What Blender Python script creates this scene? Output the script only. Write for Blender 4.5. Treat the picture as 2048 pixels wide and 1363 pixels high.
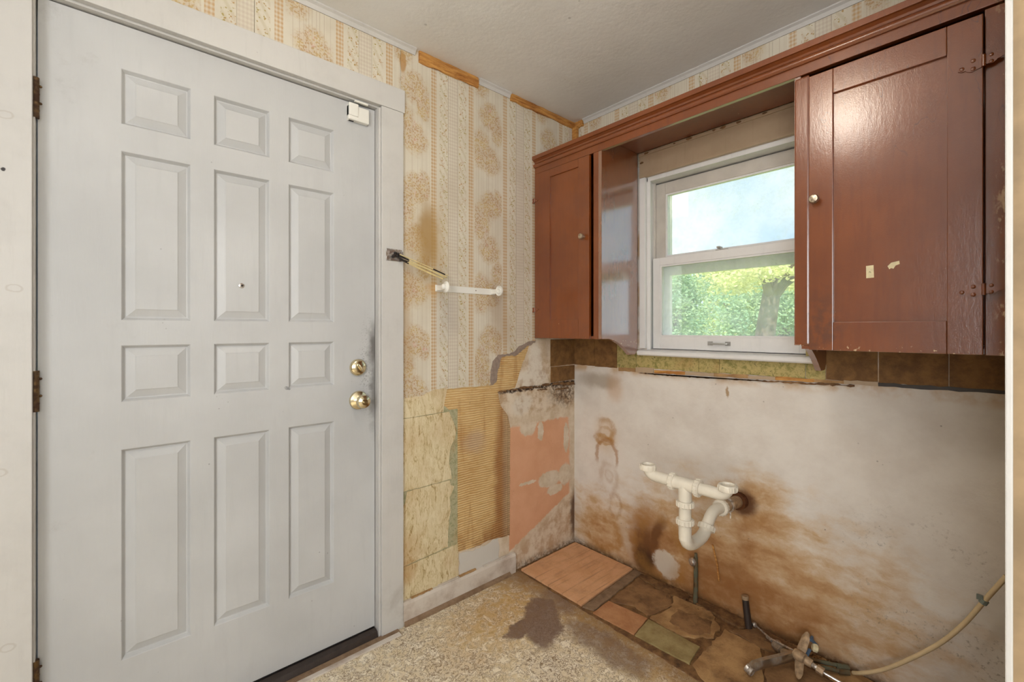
import bpy, bmesh, math, random
from mathutils import Vector, Matrix, noise as mnoise

# ------------------------------------------------------------------ camera
scene = bpy.context.scene
COL = scene.collection
for o in list(bpy.data.objects):
    bpy.data.objects.remove(o)

def lin(v):
    v /= 255.0
    return v / 12.92 if v <= 0.04045 else ((v + 0.055) / 1.055) ** 2.4
def C(r, g, b):
    return (lin(r), lin(g), lin(b), 1.0)

cam_d = bpy.data.cameras.new('camera')
cam = bpy.data.objects.new('camera', cam_d)
COL.objects.link(cam)
cam.location = (-1.9282, -1.6571, 1.2009)
cam.rotation_euler = (math.radians(90), 0, -0.7217)
cam_d.sensor_width = 36.0
cam_d.lens = 890.6 / 2048.0 * 36.0
cam_d.shift_y = -(681.5 - 657.8) / 2048.0
cam_d.clip_start = 0.02
scene.camera = cam

XLW = -3.5
# ------------------------------------------------------------------ world, sun, fill, exposure
world = bpy.data.worlds.new('sky')
scene.world = world
world.use_nodes = True
wn = world.node_tree
wn.nodes.clear()
w_out = wn.nodes.new('ShaderNodeOutputWorld')
w_bg = wn.nodes.new('ShaderNodeBackground')
w_tc = wn.nodes.new('ShaderNodeTexCoord')
w_no = wn.nodes.new('ShaderNodeTexNoise')
w_rp = wn.nodes.new('ShaderNodeValToRGB')
w_no.inputs['Scale'].default_value = 4.2
w_no.inputs['Detail'].default_value = 7
w_no.inputs['Roughness'].default_value = 0.55
w_rp.color_ramp.elements[0].position = 0.38
w_rp.color_ramp.elements[0].color = (0.50, 0.68, 0.90, 1)
w_rp.color_ramp.elements[1].position = 0.60
w_rp.color_ramp.elements[1].color = (0.86, 0.91, 0.95, 1)
wn.links.new(w_tc.outputs['Generated'], w_no.inputs['Vector'])
wn.links.new(w_no.outputs['Fac'], w_rp.inputs['Fac'])
wn.links.new(w_rp.outputs['Color'], w_bg.inputs['Color'])
w_bg.inputs['Strength'].default_value = 1.3
wn.links.new(w_bg.outputs['Background'], w_out.inputs['Surface'])

sun_d = bpy.data.lights.new('sun', 'SUN')
sun_d.energy = 7.0
sun_d.angle = math.radians(0.6)
sun_d.color = (1.0, 0.96, 0.88)
sun = bpy.data.objects.new('sun', sun_d)
COL.objects.link(sun)
sun.rotation_euler = (math.radians(18), math.radians(-42), 0)   # shines over the roof onto the garden

fill_back_d = bpy.data.lights.new('fill_light_back', 'AREA')                 # unseen fill light added behind the camera
fill_back_d.shape = 'RECTANGLE'
fill_back_d.size, fill_back_d.size_y = 1.7, 1.3
fill_back_d.energy = 14
fill_back_d.color = (0.97, 0.98, 1.0)
fill_back = bpy.data.objects.new('fill_light_back', fill_back_d)
COL.objects.link(fill_back)
fill_back.location = (-2.3, -3.52, 1.45)
fill_back.rotation_euler = (math.radians(90), 0, 0)

LAMP_STRENGTH = 24.0
fill_side_d = bpy.data.lights.new('fill_light_side', 'AREA')           # unseen side fill added to brighten the window wall and cabinets
fill_side_d.shape = 'RECTANGLE'
fill_side_d.size, fill_side_d.size_y = 1.3, 1.3
fill_side_d.energy = 42
fill_side_d.color = (0.98, 0.985, 1.0)
fill_side = bpy.data.objects.new('fill_light_side', fill_side_d)
COL.objects.link(fill_side)
fill_side.location = (XLW + 0.03, -2.35, 1.45)
fill_side.rotation_euler = (0, math.radians(-90), 0)
cy = scene.cycles
cy.max_bounces, cy.diffuse_bounces, cy.glossy_bounces, cy.transparent_max_bounces = 6, 3, 3, 8
cy.transmission_bounces = 4
cy.use_adaptive_sampling = True
cy.adaptive_min_samples = 16
cy.adaptive_threshold = 0.08
cy.caustics_reflective = cy.caustics_refractive = False
vs = scene.view_settings
vs.view_transform = 'Standard'
vs.look = 'None'
vs.exposure = 0.18
vs.gamma = 1.0
vs.use_curve_mapping = False

# ------------------------------------------------------------------ shader expression helper
class S:
    def __init__(s, m, sock): s.m, s.k = m, sock
    def __add__(s, o): return s.m.math('ADD', s, o)
    __radd__ = __add__
    def __sub__(s, o): return s.m.math('SUBTRACT', s, o)
    def __rsub__(s, o): return s.m.math('SUBTRACT', o, s)
    def __mul__(s, o): return s.m.math('MULTIPLY', s, o)
    __rmul__ = __mul__
    def __truediv__(s, o): return s.m.math('DIVIDE', s, o)
    def __neg__(s): return s.m.math('MULTIPLY', s, -1.0)

class Mat:
    def __init__(self, name):
        self.mat = bpy.data.materials.new(name)
        self.mat.use_nodes = True
        self.t = self.mat.node_tree
        self.t.nodes.clear()
        self.out = self.t.nodes.new('ShaderNodeOutputMaterial')
        g = self.t.nodes.new('ShaderNodeNewGeometry')
        self.P = S(self, g.outputs['Position'])
        sp = self.t.nodes.new('ShaderNodeSeparateXYZ')
        self.t.links.new(g.outputs['Position'], sp.inputs[0])
        self.x, self.y, self.z = (S(self, sp.outputs[i]) for i in range(3))
    def node(self, typ): return self.t.nodes.new(typ)
    def put(self, sock, v):
        if isinstance(v, S): self.t.links.new(v.k, sock)
        elif v is not None: sock.default_value = v
    def math(self, op, a, b=None, c=None, clamp=False):
        n = self.node('ShaderNodeMath'); n.operation = op; n.use_clamp = clamp
        self.put(n.inputs[0], a); self.put(n.inputs[1], b); self.put(n.inputs[2], c)
        return S(self, n.outputs[0])
    def sin(self, a): return self.math('SINE', a)
    def abs(self, a): return self.math('ABSOLUTE', a)
    def frac(self, a): return self.math('FRACT', a)
    def max(self, a, b): return self.math('MAXIMUM', a, b)
    def min(self, a, b): return self.math('MINIMUM', a, b)
    def clamp(self, a): return self.math('ADD', a, 0.0, clamp=True)
    def sm(self, a, b, x):
        n = self.node('ShaderNodeMapRange'); n.interpolation_type = 'SMOOTHSTEP'
        if a <= b: args = (a, b, 0.0, 1.0)
        else: args = (b, a, 1.0, 0.0)
        self.put(n.inputs[0], x)
        for i, v in enumerate(args): n.inputs[i + 1].default_value = v
        return S(self, n.outputs[0])
    def band(self, x, c, w, s):           # 1 inside |x-c|<w, soft edge s
        return self.sm(w + s, w, self.abs(x - c))
    def vec(self, x, y, z=0.0):
        n = self.node('ShaderNodeCombineXYZ')
        for i, v in enumerate((x, y, z)): self.put(n.inputs[i], v)
        return S(self, n.outputs[0])
    def scale(self, v, sx, sy, sz):
        n = self.node('ShaderNodeVectorMath'); n.operation = 'MULTIPLY'
        self.put(n.inputs[0], v); n.inputs[1].default_value = (sx, sy, sz)
        return S(self, n.outputs[0])
    def vadd(self, a, b):
        n = self.node('ShaderNodeVectorMath'); n.operation = 'ADD'
        self.put(n.inputs[0], a); self.put(n.inputs[1], b)
        return S(self, n.outputs[0])
    def noise(self, scale, v=None, detail=4.0, rough=0.55, dist=0.0, color=False):
        n = self.node('ShaderNodeTexNoise')
        self.put(n.inputs['Vector'], v if v is not None else self.P)
        n.inputs['Scale'].default_value = scale; n.inputs['Detail'].default_value = detail
        n.inputs['Roughness'].default_value = rough; n.inputs['Distortion'].default_value = dist
        return S(self, n.outputs['Color' if color else 'Fac'])
    def voro(self, scale, v=None, feature='F1', rand=1.0, out='Distance'):
        n = self.node('ShaderNodeTexVoronoi'); n.feature = feature
        self.put(n.inputs['Vector'], v if v is not None else self.P)
        n.inputs['Scale'].default_value = scale; n.inputs['Randomness'].default_value = rand
        return S(self, n.outputs[out])
    def warp(self, v, scale, amt):
        c = self.noise(scale, v, 5, 0.6, color=True)
        n = self.node('ShaderNodeVectorMath'); n.operation = 'MULTIPLY_ADD'
        self.put(n.inputs[0], c); n.inputs[1].default_value = (amt,) * 3
        n.inputs[2].default_value = (-amt / 2,) * 3
        return self.vadd(v, S(self, n.outputs[0]))
    def dist(self, v, cx, cy, rx, ry, rot=0.0):   # normalised elliptical distance, 1 on the rim
        n = self.node('ShaderNodeMapping'); n.vector_type = 'TEXTURE'
        self.put(n.inputs[0], v)
        n.inputs[1].default_value = (cx, cy, 0); n.inputs[2].default_value = (0, 0, math.radians(rot))
        n.inputs[3].default_value = (rx, ry, 1)
        l = self.node('ShaderNodeVectorMath'); l.operation = 'LENGTH'
        self.t.links.new(n.outputs[0], l.inputs[0])
        return S(self, l.outputs['Value'])
    def blob(self, v, cx, cy, rx, ry, rot=0.0, soft=0.5):
        return self.sm(1.0 + soft, 1.0 - soft, self.dist(v, cx, cy, rx, ry, rot))
    def ring(self, v, cx, cy, rx, ry, rot=0.0, w=0.08, soft=0.12):
        return self.band(self.dist(v, cx, cy, rx, ry, rot), 1.0, w, soft)
    def flat(self, v):                    # drop depth so that a wall pattern lives in its own plane
        n = self.node('ShaderNodeVectorMath'); n.operation = 'MULTIPLY'
        self.put(n.inputs[0], v); n.inputs[1].default_value = (1, 1, 0)
        return S(self, n.outputs[0])
    def mix(self, f, a, b, mode='MIX'):
        n = self.node('ShaderNodeMix'); n.data_type = 'RGBA'; n.blend_type = mode
        self.put(n.inputs[0], f); self.put(n.inputs[6], a); self.put(n.inputs[7], b)
        return S(self, n.outputs[2])
    def over(self, base, *layers):        # layers: (mask, colour)
        for f, c in layers: base = self.mix(f, base, c)
        return base
    def finish(self, color, rough=0.6, metal=0.0, height=None, spec=0.5, coat=0.0, coat_rough=0.1, coat_ior=1.5, emit=None, estr=0.0):
        b = self.node('ShaderNodeBsdfPrincipled')
        self.put(b.inputs['Base Color'], color); self.put(b.inputs['Roughness'], rough)
        self.put(b.inputs['Metallic'], metal); b.inputs['Specular IOR Level'].default_value = spec
        self.put(b.inputs['Coat Weight'], coat); b.inputs['Coat Roughness'].default_value = coat_rough
        b.inputs['Coat IOR'].default_value = coat_ior
        if emit:
            b.inputs['Emission Color'].default_value = emit; b.inputs['Emission Strength'].default_value = estr
        if height is not None:
            n = self.node('ShaderNodeBump'); n.inputs['Strength'].default_value = 1.0
            n.inputs['Distance'].default_value = 1.0
            self.put(n.inputs['Height'], height)
            self.t.links.new(n.outputs[0], b.inputs['Normal'])
            if coat: self.t.links.new(n.outputs[0], b.inputs['Coat Normal'])
        self.t.links.new(b.outputs[0], self.out.inputs[0])
        return self.mat

# ------------------------------------------------------------------ mesh helper
class MB:
    def __init__(s): s.v, s.f = [], []
    def add(s, vs_, fs):
        n = len(s.v); s.v += [tuple(p) for p in vs_]; s.f += [tuple(i + n for i in f) for f in fs]; return s
    def box(s, x0, x1, y0, y1, z0, z1):
        x0, x1 = sorted((x0, x1)); y0, y1 = sorted((y0, y1)); z0, z1 = sorted((z0, z1))
        return s.add([(x0, y0, z0), (x1, y0, z0), (x1, y1, z0), (x0, y1, z0), (x0, y0, z1), (x1, y0, z1), (x1, y1, z1), (x0, y1, z1)],
                     [(0, 3, 2, 1), (4, 5, 6, 7), (0, 1, 5, 4), (1, 2, 6, 5), (2, 3, 7, 6), (3, 0, 4, 7)])
    def prism(s, pts, plane, d0, d1):
        def p3(a, b, d): return {'xz': (a, d, b), 'yz': (d, a, b), 'xy': (a, b, d)}[plane]
        n = len(pts)
        vv = [p3(a, b, d0) for a, b in pts] + [p3(a, b, d1) for a, b in pts]
        ff = [tuple(range(n)), tuple(range(2 * n - 1, n - 1, -1))]
        ff += [(i, i + n, (i + 1) % n + n, (i + 1) % n) for i in range(n)]
        return s.add(vv, ff)
    def tube(s, path, r, n=14, cap=True, closed=False):
        path = [Vector(p) for p in path]; k = len(path)
        rs = r if isinstance(r, (list, tuple)) else [r] * k
        prev = None; rings = []
        for i, p in enumerate(path):
            a = path[max(i - 1, 0)]; b = path[min(i + 1, k - 1)]
            t = (b - a).normalized()
            if prev is None:
                up = Vector((0, 0, 1)) if abs(t.z) < 0.9 else Vector((1, 0, 0))
                nrm = t.cross(up).normalized()
            else:
                nrm = (prev - t * prev.dot(t)).normalized()
            prev = nrm; bn = t.cross(nrm)
            rings.append([p + (nrm * math.cos(q) + bn * math.sin(q)) * rs[i] for q in (2 * math.pi * j / n for j in range(n))])
        vv = [q for rg in rings for q in rg]
        ff = [(i * n + j, i * n + (j + 1) % n, (i + 1) * n + (j + 1) % n, (i + 1) * n + j) for i in range(k - 1) for j in range(n)]
        if cap: ff += [tuple(range(n - 1, -1, -1)), tuple((k - 1) * n + j for j in range(n))]
        return s.add(vv, ff)
    def lathe(s, prof, org, axis, n=28):
        org = Vector(org); ax = Vector(axis).normalized()
        up = Vector((0, 0, 1)) if abs(ax.z) < 0.9 else Vector((1, 0, 0))
        e1 = ax.cross(up).normalized(); e2 = ax.cross(e1)
        vv, ff = [], []
        for r, h in prof:
            for j in range(n):
                q = 2 * math.pi * j / n
                vv.append(org + ax * h + (e1 * math.cos(q) + e2 * math.sin(q)) * max(r, 1e-5))
        k = len(prof)
        ff = [(i * n + j, (i + 1) * n + j, (i + 1) * n + (j + 1) % n, i * n + (j + 1) % n) for i in range(k - 1) for j in range(n)]
        ff += [tuple(range(n)), tuple((k - 1) * n + j for j in range(n - 1, -1, -1))]
        return s.add(vv, ff)
    def ball(s, c, rx, ry=None, rz=None, n=16, k=8):
        ry = rx if ry is None else ry; rz = rx if rz is None else rz
        vv, ff = [], []
        for i in range(1, k):
            a = math.pi * i / k
            for j in range(n):
                q = 2 * math.pi * j / n
                vv.append((c[0] + rx * math.sin(a) * math.cos(q), c[1] + ry * math.sin(a) * math.sin(q), c[2] + rz * math.cos(a)))
        top = len(vv); vv.append((c[0], c[1], c[2] + rz)); bot = len(vv); vv.append((c[0], c[1], c[2] - rz))
        for i in range(k - 2):
            for j in range(n):
                ff.append((i * n + j, (i + 1) * n + j, (i + 1) * n + (j + 1) % n, i * n + (j + 1) % n))
        for j in range(n):
            ff.append((top, j, (j + 1) % n)); b = (k - 2) * n
            ff.append((bot, b + (j + 1) % n, b + j))
        return s.add(vv, ff)
    def build(s, name, mat, parent=None, bevel=0.0, seg=2, smooth=False, base=None):
        me = bpy.data.meshes.new(name)
        o = bpy.data.objects.new(name, me)
        COL.objects.link(o)
        if parent is not None:
            off = absloc(parent); o.parent = parent
        else:
            if base is None:
                xs, ys, zs = zip(*s.v)
                base = ((min(xs) + max(xs)) / 2, (min(ys) + max(ys)) / 2, min(zs))
            off = Vector(base); o.location = off
        o['_abs'] = tuple(off)
        me.from_pydata([tuple(Vector(p) - off) for p in s.v], [], s.f)
        bm = bmesh.new(); bm.from_mesh(me)
        bmesh.ops.recalc_face_normals(bm, faces=bm.faces)
        if bevel > 0:
            ed = [e for e in bm.edges if len(e.link_faces) == 2 and e.calc_face_angle(0) > 0.6]
            bmesh.ops.bevel(bm, geom=ed, offset=bevel, segments=seg, affect='EDGES', clamp_overlap=True, profile=0.6)
        if smooth:
            for f in bm.faces: f.smooth = True
            for e in bm.edges:
                if len(e.link_faces) == 2 and e.calc_face_angle(0) > 0.75: e.smooth = False
        bm.to_mesh(me); bm.free()
        me.materials.append(mat)
        return o

def absloc(o): return Vector(o['_abs'])
def empty(name, loc):
    o = bpy.data.objects.new(name, None)
    o.empty_display_size = 0.05
    COL.objects.link(o); o.location = loc; o['_abs'] = tuple(loc)
    return o
def tag(o, label, cat, group=None, kind=None):
    o['label'] = label; o['category'] = cat
    if group: o['group'] = group
    if kind: o['kind'] = kind
    return o
def struct(o, label, cat): return tag(o, label, cat, kind='structure')
def rag(pts, amp=0.004, step=0.012, seed=0, closed=True, only=None):
    rnd = random.Random(seed); out = []
    n = len(pts)
    for i in range(n if closed else n - 1):
        a, b = pts[i], pts[(i + 1) % n]
        L = math.hypot(b[0] - a[0], b[1] - a[1]); k = max(1, int(L / step))
        if only is not None and i not in only: k = 1
        for j in range(k):
            t = j / k; px, pz = a[0] + (b[0] - a[0]) * t, a[1] + (b[1] - a[1]) * t
            if j: px += rnd.uniform(-amp, amp); pz += rnd.uniform(-amp, amp)
            out.append((px, pz))
    if not closed: out.append(pts[-1])
    return out
def arc(c, r, a0, a1, n, u, v):
    c, u, v = Vector(c), Vector(u), Vector(v)
    return [c + u * (r * math.cos(math.radians(a0 + (a1 - a0) * i / n))) + v * (r * math.sin(math.radians(a0 + (a1 - a0) * i / n))) for i in range(n + 1)]

# ------------------------------------------------------------------ materials
def m_simple(name, col, rough=0.5, metal=0.0, var=0.08, scale=20, bump=0.0, spec=0.5, coat=0.0):
    m = Mat(name)
    n = m.noise(scale, detail=5)
    c = m.mix(m.sm(0.3, 0.7, n), tuple(q * (1 - var) for q in col[:3]) + (1,), tuple(min(1, q * (1 + var)) for q in col[:3]) + (1,))
    return m.finish(c, rough, metal, n * bump if bump else None, spec, coat)

def m_door():
    m = Mat('door paint')
    p = m.vec(m.x, m.z)
    big = m.noise(2.2, detail=6)
    strk = m.noise(6, m.scale(m.P, 8, 1, 1), 4)
    c = m.mix(m.sm(0.32, 0.72, big), C(184, 184, 183), C(197, 197, 196))
    c = m.mix(m.sm(0.5, 0.75, strk) * 0.25, c, C(180, 180, 179))
    smudge = m.sm(0.60, 0.78, m.noise(5.0, detail=8, rough=0.7)) * m.sm(-1.78, -2.0, m.x)
    c = m.mix(smudge * 0.45, c, C(150, 147, 142))
    specks = m.sm(0.135, 0.06, m.voro(46)) * m.sm(0.62, 0.70, m.noise(9))
    low = m.sm(1.3, 0.2, m.z)
    c = m.mix(specks * (0.35 + low * 0.4), c, C(96, 92, 88))
    w = m.warp(p, 22, 0.05)
    mould = m.blob(w, -1.176, 1.13, 0.022, 0.075, soft=0.7)
    mould = m.max(mould, m.blob(w, -1.176, 0.97, 0.014, 0.15, soft=0.8) * 0.8)
    halo = m.blob(w, -1.192, 1.05, 0.035, 0.15, soft=0.8) * m.sm(0.54, 0.66, m.noise(190, detail=2))
    c = m.mix(m.max(mould * 0.85, halo * 0.55), c, C(84, 79, 74))
    tick = m.blob(m.warp(p, 60, 0.03), -1.492, 0.995, 0.009, 0.005, soft=0.4)
    c = m.mix(tick * 0.7, c, C(88, 88, 90))
    h = m.noise(220, m.scale(m.P, 1, 1, 0.12), 3) * 0.00025 + big * 0.0006
    return m.finish(c, 0.42, height=h, spec=0.45)

def m_trim(name='trim paint', col=(202, 199, 194), dirt=(150, 138, 124)):
    m = Mat(name)
    n = m.noise(7, detail=8, rough=0.65)
    g = m.noise(5, m.scale(m.P, 10, 10, 0.9), 6)
    c = m.mix(m.sm(0.42, 0.72, n), C(*col), C(*(max(0, q - 7) for q in col)))
    c = m.mix(m.sm(0.55, 0.72, g) * 0.25, c, C(*(max(0, q - 20) for q in col)))
    low = m.sm(0.34, 0.0, m.z)
    c = m.mix(m.sm(0.55, 0.85, n + low * 0.16) * low * 0.6, c, C(*dirt))
    k = m.sm(0.10, 0.04, m.voro(30)) * m.sm(0.60, 0.68, m.noise(6))
    c = m.mix(k * 0.6, c, C(100, 90, 80))
    if name == 'trim paint':
        kp = m.warp(m.vec(m.x, m.z), 25, 0.012)
        for kx, kz in ((-2.140, 1.727), (-2.125, 1.301), (-2.135, 0.42), (-2.15, 0.85)):
            c = m.mix(m.ring(kp, kx, kz, 0.013, 0.009, 0, 0.05, 0.25) * 0.28, c, C(160, 146, 130))
        c = m.mix(m.blob(kp, -2.143, 1.590, 0.004, 0.004, 0, 0.3), c, C(40, 34, 30))
    return m.finish(c, 0.45, height=m.noise(160, m.scale(m.P, 1, 1, 0.1), 3) * 0.0004 + n * 0.0008)

def m_wallpaper(name, axis):
    m = Mat(name)
    a = m.x if axis == 'x' else -m.y
    off = 0.921 if axis == 'x' else 0.11
    p2 = m.vec(a, m.z)
    s = m.frac((a + off + 4.0) / 0.4)
    base = m.mix(m.sm(0.35, 0.7, m.noise(4, detail=6)), C(216, 208, 190), C(205, 195, 175))
    chx = m.sm(-0.15, 0.15, m.sin(a * (2 * math.pi / 0.0115)))
    chz = m.sm(-0.15, 0.15, m.sin(m.z * (2 * math.pi / 0.0150)))
    ging = (chx + chz) * 0.5
    # two narrow orange gingham ribbons
    orange = m.max(m.max(m.band(s, 0.0, 0.032, 0.004), m.band(s, 1.0, 0.032, 0.004)), m.band(s, 0.49, 0.032, 0.004))
    c = m.mix(orange * (0.15 + ging * 0.62), base, C(186, 142, 82))
    # wide pale gingham
    pale = m.band(s, 0.245, 0.058, 0.004)
    c = m.mix(pale * (ging * 0.42), c, C(182, 160, 142))
    # sprigged columns
    leafv = m.voro(118, m.warp(p2, 60, 0.012))
    leaf = m.sm(0.44, 0.26, leafv) * m.sm(0.44, 0.52, m.noise(62, p2, 2))
    vine = m.max(m.band(s, 0.125, 0.046, 0.012), m.band(s, 0.372, 0.046, 0.012))
    sway = m.sm(0.9, 0.2, m.abs(m.sin(m.z * 60.0 + s * 40.0)))
    vc = m.mix(m.sm(0.45, 0.6, m.noise(30, p2)), C(170, 152, 90), C(178, 140, 90))
    c = m.mix(vine * m.max(leaf, sway * 0.25), c, vc)
    # hairlines at the column borders
    for q in (0.182, 0.308):
        c = m.mix(m.band(s, q, 0.0022, 0.002) * 0.55, c, C(150, 132, 108))
    # floral column with fine stripes behind
    fl = m.band(s, 0.745, 0.20, 0.01)
    st = m.sm(0.52, 0.62, m.noise(1.0, m.vec(a * 190.0, 3.0), 1)) * fl
    c = m.mix(st * 0.42, c, C(176, 156, 132))
    cell = m.voro(5.2, m.vec((s - 0.745) * 0.55, m.z + m.sin(m.z * 13.0) * 0.0), rand=0.85)
    clus = m.sm(0.40, 0.22, m.dist(m.warp(m.vec((s - 0.745) * 0.4, m.frac(m.z / 0.21) * 0.21), 24, 0.06), 0.01, 0.10, 0.20, 0.20))
    clus = m.max(clus, m.sm(0.36, 0.2, m.dist(m.warp(m.vec((s - 0.745) * 0.4, m.frac(m.z / 0.335 + 0.4) * 0.335), 24, 0.06), -0.045, 0.16, 0.19, 0.32)))
    clus = m.max(clus, m.sm(0.30, 0.2, m.dist(m.warp(m.vec((s - 0.745) * 0.4, m.frac(m.z / 0.335 + 0.1) * 0.335), 24, 0.05), 0.055, 0.16, 0.16, 0.22)))
    pet = m.sm(0.62, 0.28, m.voro(135, m.warp(p2, 70, 0.012)))
    fcol = m.mix(m.sm(0.42, 0.62, m.noise(24, p2)), C(178, 142, 98), C(190, 160, 102))
    fcol = m.mix(m.sm(0.58, 0.70, m.noise(40, p2)), fcol, C(198, 150, 132))
    c = m.mix(clus * fl * (0.30 + pet * 0.60), c, fcol)
    dots = m.sm(0.16, 0.08, m.voro(55)) * m.sm(0.66, 0.7, m.noise(11))
    c = m.mix(dots * 0.7, c, C(90, 70, 50))
    if axis == 'x':
        w = m.warp(p2, 9, 0.09)
        st1 = m.blob(w, -0.950, 1.60, 0.040, 0.12, soft=0.55)
        c = m.mix(st1 * 0.75, c, C(156, 116, 56))
        c = m.mix(m.blob(w, -0.945, 1.54, 0.075, 0.19, soft=0.8) * 0.45, c, C(178, 146, 88))
        c = m.mix(m.blob(w, -1.05, 1.25, 0.02, 0.25, soft=0.9) * 0.45, c, C(172, 136, 92))
        c = m.mix(m.blob(w, -0.93, 1.375, 0.035, 0.022, soft=0.6) * 0.6, c, C(190, 144, 82))
        c = m.mix(m.blob(w, -0.56, 1.27, 0.05, 0.15, 20, soft=0.9) * 0.35, c, C(150, 116, 80))
        c = m.mix(m.blob(w, -0.86, 1.26, 0.05, 0.10, soft=0.9) * 0.22, c, C(140, 140, 150))
        drip = m.blob(m.warp(p2, 20, 0.012), -1.066, 2.285, 0.014, 0.042, soft=0.25)
        c = m.mix(drip * 0.8, c, C(176, 128, 62))
    c = m.mix(m.sm(0.52, 0.8, m.noise(3.1, detail=8, rough=0.7)) * 0.25, c, C(178, 156, 120))
    return m.finish(c, 0.62, height=m.noise(300, p2, 2) * 0.0002 + m.noise(9, p2, 4) * 0.0025)

def m_plaster_left():
    m = Mat('left wall old plaster')
    p = m.vec(m.x, m.z)
    w = m.warp(p, 11, 0.07)
    w2 = m.warp(p, 40, 0.03)
    n = m.noise(14, detail=8, rough=0.65); f = m.noise(60, detail=6, rough=0.7)
    c = m.mix(m.sm(0.35, 0.68, n), C(222, 206, 184), C(202, 180, 150))
    pinkcol = m.mix(m.sm(0.3, 0.75, m.noise(6, detail=6)), C(222, 168, 132), C(212, 156, 118))
    sx = S(m, _sep(m, w2, 0)); sz = S(m, _sep(m, w2, 1))
    pink = m.sm(-0.492, -0.486, m.x) * m.sm(0.722, 0.708, sz)
    diag = sz - 0.10 - (sx + 0.48) * 0.42
    pink = pink * m.sm(0.0, 0.012, diag) * m.sm(-0.030, -0.055, sx + m.sm(0.5, 0.9, m.z) * 0.02)
    for bl in ((-0.36, 0.71, 0.060, 0.055), (-0.27, 0.665, 0.022, 0.05), (-0.20, 0.40, 0.085, 0.045), (-0.08, 0.40, 0.05, 0.06), (-0.36, 0.415, 0.06, 0.010), (-0.16, 0.335, 0.06, 0.028), (-0.07, 0.60, 0.022, 0.08)):
        pink = pink * (1.0 - m.blob(w2, *bl, soft=0.12))
    c = m.mix(pink, c, pinkcol)
    low = m.sm(0.02, -0.06, diag) * m.sm(0.42, 0.6, n)
    c = m.mix(low * 0.45, c, C(176, 128, 88))
    tri = m.max(m.blob(w2, -0.31, 1.01, 0.05, 0.12, 0, 0.2), m.blob(w2, -0.33, 0.95, 0.11, 0.045, 0, 0.2))
    c = m.mix(tri * 0.85, c, C(226, 216, 200))
    c = m.mix(m.blob(w2, -0.40, 0.82, 0.07, 0.05, 20, 0.25) * 0.7, c, C(218, 208, 192))
    br = m.sm(0.46, 0.62, n) * m.sm(0.74, 0.80, m.z) * m.sm(1.16, 0.9, m.z)
    c = m.mix(br * 0.5, c, C(160, 118, 72))
    grime = m.blob(w, -0.09, 0.86, 0.11, 0.075, 0, 0.5)
    c = m.mix(grime * m.sm(0.34, 0.6, f) * 0.9, c, C(84, 56, 34))
    crack = m.band(sz + m.x * -0.02, 0.905, 0.004, 0.010) * m.sm(-0.60, -0.5, m.x) * m.sm(0.36, 0.5, f)
    c = m.mix(crack, c, C(52, 34, 22))
    cor = m.blob(w, -0.006, 0.16, 0.030, 0.13, 0, 0.5)
    c = m.mix(cor * 0.9, c, C(92, 62, 40))
    c = m.mix(m.sm(0.05, 0.0, m.z) * m.sm(0.4, 0.6, f) * 0.8, c, C(110, 78, 50))
    sp = m.sm(0.13, 0.06, m.voro(44)) * m.sm(0.60, 0.7, m.noise(8))
    c = m.mix(sp * 0.8, c, C(86, 56, 36))
    h = m.noise(14, detail=3) * 0.004 + m.noise(70, detail=3, rough=0.7) * 0.0022
    return m.finish(c, 0.78, height=h)

def _sep(m, v, i):
    n = m.node('ShaderNodeSeparateXYZ'); m.put(n.inputs[0], v); return n.outputs[i]

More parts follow.
